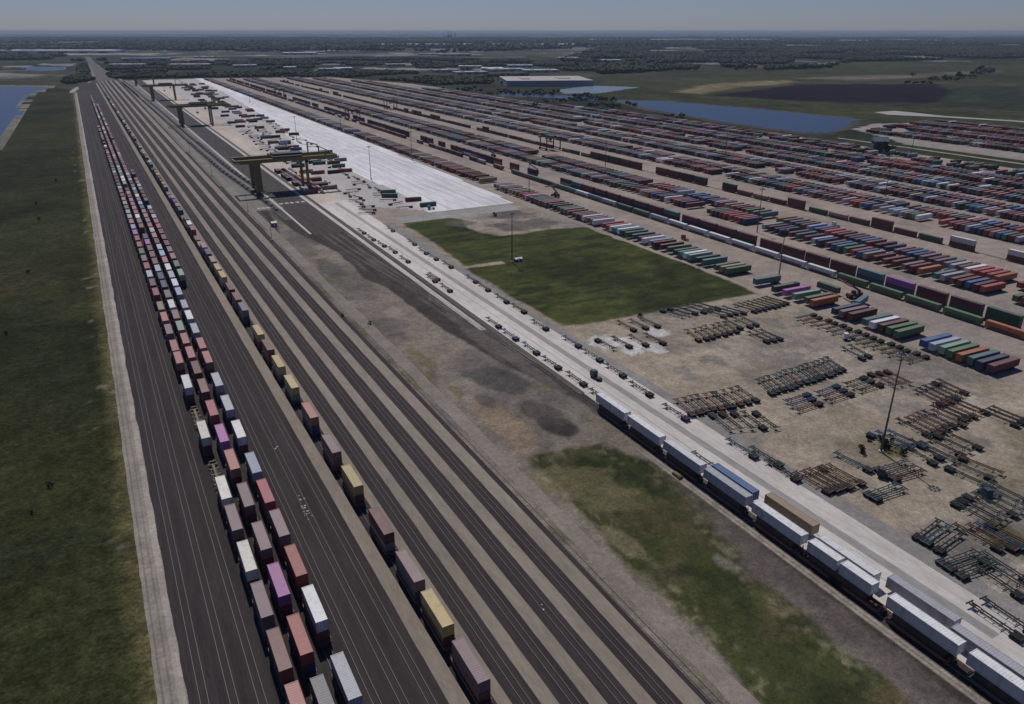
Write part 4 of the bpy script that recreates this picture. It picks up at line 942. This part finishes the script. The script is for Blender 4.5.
gantry(1607, 'third gantry crane going away, small and dark against the yard')
gantry(2087, 'farthest gantry crane, at the tree line')

# rubber tyred straddle cranes in the lot
def straddle(x, y, col, label):
    r = empty('straddle_crane', (x, y, 0), 0, label, 'crane', 'yard cranes between the container rows')
    for gy in (-7, 7):
        for gx in (-8.5, 8.5):
            l = MB(); l.box(gx - .5, gx + .5, gy - .4, gy + .4, 1, 12.5); link('leg', l.mesh('leg', M_chs), r, color=col)
    for gy in (-7, 7):
        g_ = MB(); g_.box(-10.5, 10.5, gy - .6, gy + .6, 12.5, 13.7); link('girder', g_.mesh('girder', M_chs), r, color=col)
    for gx in (-8.5, 8.5):
        s_ = MB(); s_.box(gx - .6, gx + .6, -9, 9, 1.2, 2.2); link('sill_beam', s_.mesh('sill', M_chs), r, color=col)
        for gy in (-7, 7):
            q = MB(); q.cyl((gx - .45, gy, .8), (gx + .45, gy, .8), .8, n=12); q.cyl((gx - .45, gy + 1.8, .8), (gx + .45, gy + 1.8, .8), .8, n=12); link('wheel', q.mesh('wheel', M_tyre), r)
    t_ = MB(); t_.box(-3, 3, -8, 8, 13.7, 14.9); t_.box(-2.9, -1, -5, -2.6, 10, 12.4); link('trolley', t_.mesh('trolley', M_steel), r)
    s_ = MB(); s_.box(-1.2, 1.2, -6, 6, 8, 8.6); s_.bar((0, -3, 8.4), (0, -3, 13.7), .12); s_.bar((0, 3, 8.4), (0, 3, 13.7), .12); link('spreader', s_.mesh('spreader', M_chs), r, color=col)
RD = (0.16, 0.05, 0.045)
straddle(434, 722, (0.07, 0.055, 0.06), 'dark straddle crane over the middle lot train')
straddle(334, 1115, RD, 'red straddle crane over the two far trains')
straddle(440, 1250, RD, 'small red straddle crane far along the middle lot train')
straddle(335, 1600, (0.06, 0.06, 0.065), 'farthest dark straddle crane between lot rows')
def reach(x, y, rz, col, label):
    r = empty('reach_stacker', (x, y, 0), R(rz), label, 'loader', 'container handlers in the lot')
    b_ = MB(); b_.box(-1.5, 1.5, -3.5, 3.2, .9, 2.1); b_.box(-1.4, 1.4, -3.9, -2.4, 1.2, 2.9); link('body', b_.mesh('body', M_chs), r, color=col)
    for gx in (-1.6, 1.6):
        for gy in (-2.5, 2.3): q = MB(); q.cyl((gx - .35, gy, .8), (gx + .35, gy, .8), .8, n=12); link('wheel', q.mesh('wheel', M_tyre), r)
    c_ = MB(); c_.box(-.7, .7, -.6, 1.1, 2.1, 3.6); link('cab', c_.mesh('cab', M_gls), r)
    a_2 = MB(); a_2.bar((0, -3, 3.2), (0, 5.4, 8.5), .8, 1.0); link('boom', a_2.mesh('boom', M_chs), r, color=col)
    s_ = MB(); s_.box(-6, 6, 5.0, 5.9, 7.5, 8.0); s_.bar((0, 5.4, 8.6), (0, 5.4, 7.9), .7); link('spreader', s_.mesh('spreader', M_chs), r, color=col)
reach(345, 600, 60, (0.30, 0.31, 0.33), 'pale container handler with raised boom beside the stacked lot train')
reach(306, 500, 10, RD, 'dark red container handler in the first aisle of the lot')
reach(352, 700, 100, (0.05, 0.1, 0.22), 'blue container handler in the second lot aisle')
reach(309, 226, 70, RD, 'red container handler beside the lone teal container')
x_, y_ = 172, 735
# ---------------------------------------------------------------- yard tractors
def truck(x, y, rz, col, label, z=-0.05):
    r = empty('yard_truck', (x, y, z), R(rz), label, 'truck', 'yard trucks at work')
    f_ = MB(); f_.box(-.5, .5, -2.8, 2.4, .7, 1.0); f_.box(-.9, .9, -2.4, -.9, 1.0, 1.15); link('frame', f_.mesh('frame', M_steel), r)
    c_ = MB(); c_.box(-1.1, 1.1, .6, 2.7, .75, 2.3)
    c_.add([(-1.05, .6, 2.3), (1.05, .6, 2.3), (1.05, 2.6, 2.3), (-1.05, 2.6, 2.3), (-.95, .65, 3.0), (.95, .65, 3.0), (.95, 2.3, 3.0), (-.95, 2.3, 3.0)], BOXF)
    cb = link('cab', c_.mesh('cab', M_chs), r, color=col)
    w_ = MB(); w_.box(-.9, .9, 2.5, 2.62, 2.3, 2.9); link('windscreen', w_.mesh('windscreen', M_gls), cb)
    for gx in (-.95, .95):
        for gy in (-1.7, 1.6): q = MB(); q.cyl((gx - .22, gy, .5), (gx + .22, gy, .5), .5, n=12); link('wheel', q.mesh('wheel', M_tyre), r)
WH = (0.7, 0.7, 0.7)
for (px, py, rz, col, lab) in ((183, 112, 30, (.05,.05,.06), 'dark yard truck among the chassis left of the lamp mast'), (147, 208, 2, (.08, .08, .09), 'dark yard truck driving on the concrete road'),
                               (186, 850, 70, WH, 'white yard truck on the pad beyond the nearest crane'), (165, 640, 80, WH, 'white yard truck beside the nearest crane leg'), (150, 600, 10, WH, 'white yard truck waiting before the nearest crane'),
                               (262, 190, 60, WH, 'white yard truck beside the chassis column'), (309, 350, 0, (.3, .05, .04), 'small red truck in the first lot aisle'), (204, 505, 85, (.1, .2, .3), 'blue truck at the near corner of the white pad'),
                               (200, 92, 70, (.04,.06,.1), 'dark blue yard truck in the dark chassis block at the right edge'), (420, 330, 5, WH, 'white truck in the second wide lot aisle')):
    truck(px, py, rz, col, lab)

# ---------------------------------------------------------------- light masts
def mast(x, y, h, label, small=False):
    r = empty('light_mast', (x, y, -0.05), 0, label, 'light mast', 'tall light masts')
    p = MB(); n = 3
    p.cyl((0, 0, .5), (0, 0, h), .36 if not small else .16, .15 if not small else .08, 10); link('pole', p.mesh('pole', M_mast), r)
    b_ = MB(); b_.cyl((0, 0, -.1), (0, 0, .55), .75, .7, 12); link('base', b_.mesh('base', M_strp), r)
    if small:
        a = MB(); a.bar((0, 0, h), (1.8, 0, h + .2), .12); a.box(1.4, 2.3, -.2, .2, h + .05, h + .25); link('lamp_head', a.mesh('lamp_head', M_lamp), r); return
    rg = MB()
    for k in range(8):
        a0, a1 = 2 * math.pi * k / 8, 2 * math.pi * (k + 1) / 8; R0 = 1.15
        rg.bar((R0 * math.cos(a0), R0 * math.sin(a0), h - .3), (R0 * math.cos(a1), R0 * math.sin(a1), h - .3), .1)
        rg.bar((0, 0, h - .2), (R0 * math.cos(a0), R0 * math.sin(a0), h - .3), .07)
    ro = link('ring', rg.mesh('ring', M_mast), r)
    for k in range(8):
        a0 = 2 * math.pi * k / 8; l = MB(); l.box(1.05, 1.7, -.28, .28, h - .75, h - .35, rz=a0); link('lamp', l.mesh('lamp', M_lamp), ro)
mast(194.5, 122.8, 33, 'tall dark light mast standing among the chassis in the gravel yard')
for (x, y, lab) in ((295.5, 261.2, 'tall light mast at the near end of the lot row beside the field'), (191.8, 358.1, 'light mast standing in the green field at the end of a path'), (204.2, 642.3, 'light mast at the near edge of the white concrete pad'),
                    (206.2, 920.8, 'light mast at the middle of the white concrete pad'), (274.0, 724.1, 'light mast in the first lot aisle behind the white pad'), (286.1, 506.3, 'light mast in the first lot aisle above the field'),
                    (257.2, 1491.7, 'light mast at the far half of the white pad'), (363.1, 343.7, 'light mast between the lot rows on the right'), (536.1, 381.1, 'light mast rising over the containers near the right edge'),
                    (404.8, 575.0, 'light mast over the middle lot rows'), (282.5, 1000.9, 'light mast beyond the white pad near the far trains'), (559.9, 585.6, 'light mast among the far container rows'), (726.2, 496.5, 'light mast by the dirt road at the far right')):
    mast(x, y, 28, lab)
for k, (px, py) in enumerate(((274, 240), (248, 212), (212, 175), (229, 190), (193, 150))):
    pass
for (x, y, lab) in ((83.5, 470.7, 'short lamp post at the near end of the gravel service road'), (85.6, 561.9, 'second short lamp post along the gravel service road'), (84.5, 728.9, 'third short lamp post along the gravel service road'), (84.4, 887.1, 'fourth short lamp post along the gravel service road')):
    mast(x, y, 13, lab, True)
# little signal hut by the first lamp post
def hut(x, y, w_, d_, h_, label, col=(.6, .6, .6)):
    r = empty('equipment_hut', (x, y, -.1), 0, label, 'hut'); b_ = MB(); b_.box(-w_, w_, -d_, d_, 0, h_); link('wall', b_.mesh('wall', M_wall), r, color=(.12, .12, .13))
    t_ = MB(); t_.add([(-w_ - .2, -d_ - .2, h_), (w_ + .2, -d_ - .2, h_), (w_ + .2, d_ + .2, h_), (-w_ - .2, d_ + .2, h_), (-w_ - .2, 0, h_ + .7), (w_ + .2, 0, h_ + .7)], [[0, 1, 5, 4], [2, 3, 4, 5], [1, 2, 5], [3, 0, 4], [3, 2, 1, 0]]); link('roof', t_.mesh('roof', M_brof), r, color=col)
    d2 = MB(); d2.box(-.45, .45, -d_ - .06, -d_ + .02, 0, 2); link('door', d2.mesh('door', M_wht), r)
x, y = (92.4, 507.1); hut(x, y, 1.6, 2.2, 2.6, 'small white roofed equipment hut beside the gravel service road')
x, y = (195.7, 358.2); hut(x, y, 2.2, 1.2, 1.6, 'low white roofed utility hut at the foot of the field mast', (.7, .7, .7))
# yellow buffer beam lying beside the white train
x, y = (130.3, 141.6)
o_ = MB(); o_.box(-.6, .6, -1.6, 1.6, .0, .8); o_.box(-.45, .45, -1.2, 1.2, .8, 1.0); o_.box(-.8, .8, -1.75, -1.55, 0, .5); o_ = link('signal_box', o_.mesh('signal_box', M_yel), loc=(x, y, -.1)); tag(o_, 'low yellowish box lying beside the white train', 'box')

# pale scraps lying on the ballast and gravel
DEB = [(31.1, 213.5) + (2, .3), (31.1, 181.6) + (4, .4), (30.5, 173.9) + (8, .6), (30.8, 177.4) + (4, .6), (68.4, 113.9) + (2, .2)]
rb = MB(); rq = random.Random(5)
for (cx, cy, n_, sp_) in DEB:
    for _ in range(n_):
        x = cx + rq.gauss(0, sp_); y = cy + rq.gauss(0, sp_ * 2.2); a = rq.uniform(.1, .32); b2 = rq.uniform(.08, .28)
        rb.box(-a, a, -b2, b2, -.16, -.16 + rq.uniform(.05, .2), (.3, .27, .24), rq.uniform(0, 3), (x, y))
o = link('scraps', rb.mesh('scraps', M_strp)); tag(o, 'small pale scraps and broken pieces lying on the dark ballast', 'debris', kind='stuff')
# ---------------------------------------------------------------- buildings
def building(x, y, w_, d_, h_, rz, wc, rc, label, group='industrial buildings beyond the yard', gable=False, bays=6):
    r = empty('warehouse', (x, y, -.4), R(rz), label, 'building', group)
    b_ = MB(); b_.box(-w_ / 2, w_ / 2, -d_ / 2, d_ / 2, 0, h_); link('wall', b_.mesh('wall', M_wall), r, color=wc)
    t_ = MB()
    if gable:
        a, c_, e = w_ / 2 + .8, d_ / 2 + .8, h_ + .1; k = h_ * .35
        t_.add([(-a, -c_, e), (a, -c_, e), (a, c_, e), (-a, c_, e), (-a, 0, e + k), (a, 0, e + k)], [[0, 1, 5, 4], [2, 3, 4, 5], [1, 2, 5], [3, 0, 4], [3, 2, 1, 0]])
    else:
        t_.box(-w_ / 2 - .4, w_ / 2 + .4, -d_ / 2 - .4, d_ / 2 + .4, h_ + .02, h_ + .9); t_.box(-w_ * .3, -w_ * .2, -d_ * .2, d_ * .1, h_ + .9, h_ + 2.6); t_.box(w_ * .15, w_ * .3, -d_ * .1, d_ * .2, h_ + .9, h_ + 2.2)
    link('roof', t_.mesh('roof', M_brof), r, color=rc)
    for k in range(bays):
        xx = -w_ / 2 + (k + .5) * w_ / bays; d2 = MB(); d2.box(xx - w_ / bays * .22, xx + w_ / bays * .22, -d_ / 2 - .15, -d_ / 2 + .05, .4, h_ * .55)
        link('loading_door', d2.mesh('loading_door', M_steel), r)
x, y = (994.4, 1628.0); building(x, y + 60, 205, 190, 12, -22, (.30, .33, .38), (.40, .36, .33), 'long pale roofed warehouse behind the light green pond', bays=0)
x, y = (733.2, 539.5); building(x, y, 14, 12, 12, -40, (.07, .09, .13), (.10, .12, .16), 'dark blue grey gabled shed by the dirt road at right', gable=True, bays=2)
WBU = [(760.0, 2606.8, 60, 40, 'bright white roofed shed in the tree line behind the lot'),
       (621.5, 2761.8, 40, 30, 'small white roofed shed left of the tree line gap'),
       (525.3, 4097.7, 90, 60, 'pale hall beyond the cranes'),
       (535.1, 3648.8, 60, 40, 'smaller pale hall right beyond the cranes'),
       (250.6, 3868.9, 200, 40, 'long thin pale building beyond the track bend'),
       (148.7, 3285.3, 120, 50, 'grey building left beyond the cranes'),
       (350.9, 3177.0, 140, 60, 'grey building above the farthest cranes'),
       (105.6, 5330.9, 160, 60, 'pale building above the track bend'),
       (1068.4, 4467.6, 180, 80, 'white roofed hall among the far fields'),
       (1249.7, 4844.7, 120, 60, 'second white hall behind the white roofed hall'),
       (707.0, 2573.4, 70, 40, 'grey shed beside the bright shed in the tree line'),
       (514.8, 2994.1, 80, 50, 'low grey shed behind the far pad end'),
       (5012.8, 5813.9, 160, 130, 'very bright white dome roofed hall in the far woods'),
       (1977.4, 2810.7, 90, 40, 'white shed in the middle woods'),
       (1985.0, 3157.3, 90, 60, 'white hall behind the long warehouse'),
       (1270.0, 2183.7, 110, 60, 'tan roofed works left of the long warehouse'),
       (1202.5, 2292.9, 120, 60, 'low factory left of the tan roofed works'),
       (1024.1, 2179.6, 100, 50, 'small works at the tree line'),
       (1710.3, 3817.9, 160, 60, 'pale hall in the far plain'),
       (1663.7, 4042.5, 120, 50, 'second pale hall in the far plain'),
       (3650.0, 5973.4, 260, 120, 'far flat roofed plant with a pale front'),
       (3903.0, 7834.5, 200, 90, 'pale plant beside the distant smoke'),
       (7286.9, 4912.6, 300, 100, 'pale low hall far on the right'),
       (7107.3, 5210.5, 200, 90, 'smaller pale hall far on the right'),
       (7088.3, 4131.6, 200, 80, 'pale hall at the far right edge'),
       (1386.4, 2527.2, 90, 50, 'brown works in the trees'),
       (1019.2, 2819.0, 70, 40, 'grey farm shed near the tree line'),
       (1194.1, 2540.3, 80, 50, 'grey depot near the tree line'),
       (1196.0, 2373.3, 70, 50, 'low white depot near the tree line'),
       (1005.7, 2325.4, 80, 40, 'pale shed right of the tree gap')]
for (x, y, w_, d_, lab) in WBU:
    bright = 'white' in lab
    building(x, y, w_, d_, 7 + (w_ > 150) * 3, rnd.uniform(-30, -5), (.42, .43, .45), (.8, .8, .82) if bright else rnd.choice([(.42, .41, .4), (.5, .5, .5), (.36, .33, .3)]), lab, bays=4)
# huge distribution halls on the horizon
for (x, y, w_, d_, lab) in [(3041.5, 6299.3, 1700, 260, 'very long white distribution hall on the plain left of centre'), (8443.5, 8029.3, 5200, 300, 'very long white hall on the right horizon'), (-101.8, 5442.0, 700, 150, 'long white hall on the left plain'), (8615.1, 6736.5, 2600, 260, 'second very long white hall on the right horizon')]: building(x, y, w_, d_, 16, -28, (.4, .4, .42), (.8, .8, .82), lab, bays=6)
# distant power station
x, y = (5681.1, 12871.8); r = empty('power_station', (x, y, 0), R(-28), 'distant dark power station with stacks under a white puff', 'power station')
b_ = MB(); b_.box(-90, 40, -30, 30, 0, 38); b_.box(-40, 10, -32, 32, 38, 62); link('boiler_house', b_.mesh('boiler_house', M_wall), r, color=(.12, .12, .14))
for xx, hh in ((-30, 118), (20, 105), (90, 90)): b_ = MB(); b_.cyl((xx, 0, 0), (xx, 0, hh), 9, 6, 12); link('chimney', b_.mesh('chimney', M_wall), r, color=(.2, .2, .22))

# ---------------------------------------------------------------- woods and trees
def icos():
    p = (1 + 5 ** .5) / 2; v = np.array([(-1, p, 0), (1, p, 0), (-1, -p, 0), (1, -p, 0), (0, -1, p), (0, 1, p), (0, -1, -p), (0, 1, -p), (p, 0, -1), (p, 0, 1), (-p, 0, -1), (-p, 0, 1)], float)
    v /= np.linalg.norm(v[0]); f = [(0,11,5),(0,5,1),(0,1,7),(0,7,10),(0,10,11),(1,5,9),(5,11,4),(11,10,2),(10,7,6),(7,1,8),(3,9,4),(3,4,2),(3,2,6),(3,6,8),(3,8,9),(4,9,5),(2,4,11),(6,2,10),(8,6,7),(9,8,1)]
    return v, np.array(f)
IV, IF = icos()
def woods(name, pts, smin, smax, label):
    rs = np.random.RandomState(len(pts)); n = len(pts); P = np.array(pts)
    S = rs.uniform(smin, smax, n); jit = rs.uniform(.65, 1.3, (n, 12, 1)); V = IV[None] * jit * S[:, None, None] * np.array([1, 1, .62]) 
    V[:, :, 0] += P[:, None, 0]; V[:, :, 1] += P[:, None, 1]; V[:, :, 2] += (S * .75)[:, None] - .5
    F = IF[None] + (np.arange(n) * 12)[:, None, None]
    me = bpy.data.meshes.new(name); me.from_pydata(V.reshape(-1, 3).tolist(), [], F.reshape(-1, 3).tolist()); me.materials.append(M_leaf)
    a = me.color_attributes.new('col', 'FLOAT_COLOR', 'POINT'); k = rs.uniform(.55, 1.25, (n, 1, 1)) * rs.uniform(.85, 1.15, (n, 12, 1)); hue = rs.uniform(.85, 1.2, (n, 1, 1))
    col = np.concatenate([k * hue, k, k * .9, np.ones((n, 12, 1))], 2) * np.ones((n, 12, 4)); a.data.foreach_set('color', col.ravel().astype(np.float32)); me.update()
    o = link(name, me); tag(o, label, 'woods', kind='stuff'); return o
rs = np.random.RandomState(11)
def scatter(poly, n, dens=None, thr=-9, sc_=300):
    p = np.array(poly); out_ = []
    x = rs.uniform(p[:, 0].min(), p[:, 0].max(), n * 3); y = rs.uniform(p[:, 1].min(), p[:, 1].max(), n * 3)
    k = inside(x, y, poly) & (fbm(x, y * 1.3, sc_, 5) > thr)
    for (bx, by, bw, bd, _l) in WBU: k &= ~((np.abs(x - bx) < bw * .8 + 20) & (y < by + bd) & (y > by - 160))
    k = k; return list(zip(x[k][:n], y[k][:n]))
W1 = [(60, 2420), (106.7, 2380.8), (282.7, 2367.0), (608.5, 2220.5), (733.0, 1853.3), (719.7, 1695.9), (784.2, 1518.8), (866.7, 1579.6), (1007.7, 1951.2), (1409.2, 2109.2), (1687.5, 2461.0), (1761.1, 2863.2), (1349.4, 3656.2), (703.8, 3696.1), (97.0, 3520.4), (59.4, 2832.2)]
woods('woods', scatter(W1, 19000, thr=0.012, sc_=160), 3.5, 7.5, 'dark belt of woods behind the lot with gaps for sheds')
W2 = [(1369.1, 1994.8), (1694.4, 1921.2), (2304.3, 1945.6), (2828.5, 2291.4), (4054.1, 2207.5), (6857.7, 3756.0), (5490.9, 4987.3), (3499.7, 5114.3), (1884.2, 3063.8)]
woods('woods', scatter(W2, 30000, thr=-0.02, sc_=350), 6, 12, 'broad dark woods on the right below the horizon')
W3 = [(-352.5, 3761.2), (47.3, 3660.5), (97.0, 3520.4), (90.1, 4685.8), (-457.6, 4979.2)]
woods('woods', scatter(W3, 7000, thr=0.0), 5, 11, 'woods on the left beyond the small pond')
W4 = [(-34.8, 2221.2), (22.5, 2375.0), (10, 2400), (12, 2900), (10, 3450), (-15.3, 3022.1), (-11.1, 2670.8), (-52.6, 2274.1)]
woods('woods', scatter(W4, 1500, thr=-0.1, sc_=150), 4, 9, 'small dark wood left of the track bend')
W5 = [(-475.7, 5188.5), (981.1, 5121.2), (1687.5, 4246.8), (3499.7, 5114.3), (7316.5, 4009.4), (15705.8, 8642.8), (6903.6, 13357.8), (-1572.6, 17898.2)]
woods('woods', scatter(W5, 42000, thr=0.0, sc_=700), 10, 22, 'distant tree cover fading blue towards the horizon')
woods('woods', scatter([(1762.8, 1258.2), (2063.8, 1385.6), (2337.6, 1476.0), (2723.4, 1635.9), (2536.3, 1505.4), (2048.4, 1289.8), (1816.7, 1229.4)], 500, thr=-0.02, sc_=120), 3, 7, 'dark clumps of trees along the track in the right fields')
W6 = [(856.9, 1244.9), (950.6, 1096.9), (994.7, 1120.7), (938.2, 1227.7)]
woods('woods', scatter([(866.7, 1579.6), (894.1, 1335.1), (877.0, 1234.1), (824.2, 1077.0), (814.9, 915.0), (755.6, 868.5), (764.2, 1109.1), (723.2, 1242.1), (706.6, 1665.4)], 260, thr=0.0, sc_=90), 2, 5, 'scrub along the far edge of the lot by the ponds')

def tree(x, y, h, label, name='tree', group=None, bush=False, seed=0):
    rt = random.Random(seed); r = empty(name, (x, y, -.25), rt.uniform(0, 6), label, 'bush' if bush else 'tree', group)
    tk = MB(); th_ = h * (.45 if not bush else .3)
    tk.cyl((0, 0, 0), (.05, .1, th_), h * .035, h * .022, 7)
    for k in range(5):
        a = k * 1.26 + rt.uniform(-.3, .3); tk.cyl((0, 0, th_ * rt.uniform(.6, 1)), (math.cos(a) * h * .25, math.sin(a) * h * .25, h * rt.uniform(.55, .8)), h * .016, h * .006, 5)
    link('trunk', tk.mesh('trunk', M_bark), r)
    cr = MB(); cl = [(rt.gauss(0, .22) * h, rt.gauss(0, .22) * h, h * rt.uniform(.35 if not bush else .15, .85), rt.uniform(.12, .2) * h) for _ in range(14)]
    for cx, cy, cz, rr in cl:
        cc2 = rt.uniform(.6, 1.3)
        for _ in range(70):
            d_ = Vector((rt.gauss(0, 1), rt.gauss(0, 1), rt.gauss(0, 1))).normalized() * rr * rt.uniform(.5, 1.15); p = Vector((cx, cy, cz)) + d_; s_ = h * rt.uniform(.025, .05)
            u = Vector((rt.gauss(0, 1), rt.gauss(0, 1), rt.gauss(0, 1))).normalized(); w2 = u.orthogonal().normalized(); q = cc2 * rt.uniform(.8, 1.2)
            cr.add([tuple(p + u * s_), tuple(p + w2 * s_), tuple(p - u * s_), tuple(p - w2 * s_)], [[0, 1, 2, 3]], (q, q, q * .9))
    link('crown', cr.mesh('crown', M_leaf, True), r)
for k, (x, y, h, lab) in enumerate([(-30.3, 221.2, 2.0, 'dark lone shrub in the left meadow, the larger one'), (-34.2, 209.1, 1.1, 'tiny dark shrub low in the left meadow'), (-46.2, 462.0, 2.2, 'dark shrub in the middle of the left meadow'), (-45.8, 600.6, 2.4, 'round dark shrub in the left meadow level with the first red containers'),
                                   (-38.5, 761.5, 2.6, 'small shrub in the upper left meadow'), (-49.8, 661.3, 2, 'pale green shrub beside the meadow ditch'), (-50.0, 364.4, 1.6, 'low bush at the left picture edge'), (198.1, 124.1, 4.6, 'leafy bush growing at the foot of the yard light mast'), (197.2, 129.5, 2.4, 'low olive bush left of the yard light mast'),
                                   (198.5, 118.4, 2.4, 'sparse bush below the yard light mast'), (722.2, 521.4, 14, 'tree standing beside the blue grey shed'), (2494.5, 1527.8, 24, 'large dark tree alone on the far right field'), (2119.6, 1355.6, 18, 'dark tree clump left on the far right field line'), (1999.5, 1315.9, 14, 'leftmost dark tree of the far right field line'),
                                   (2052.1, 1447.2, 13, 'broad low tree on the pale track in the right fields'), (189.2, 125.4, 3, 'dark round bush left below the yard light mast'), (657.6, 1145.7, 11, 'tree between the lot and the ponds'), (235.0, 463.9, 3.2, 'leafy weeds on the rubble north of the green field'), (90.8, 302.4, 1.8, 'scrubby weed clump in the gravel between the yards'), (83.2, 318.0, 1.6, 'second weed clump in the gravel between the yards'), (200.6, 252.2, 2.6, 'grey green bush at the near corner of the green field')]):
    tree(x, y, h, lab, 'tree' if 'tree' in lab else 'bush', 'single trees and bushes', 'tree' not in lab, k + 1)
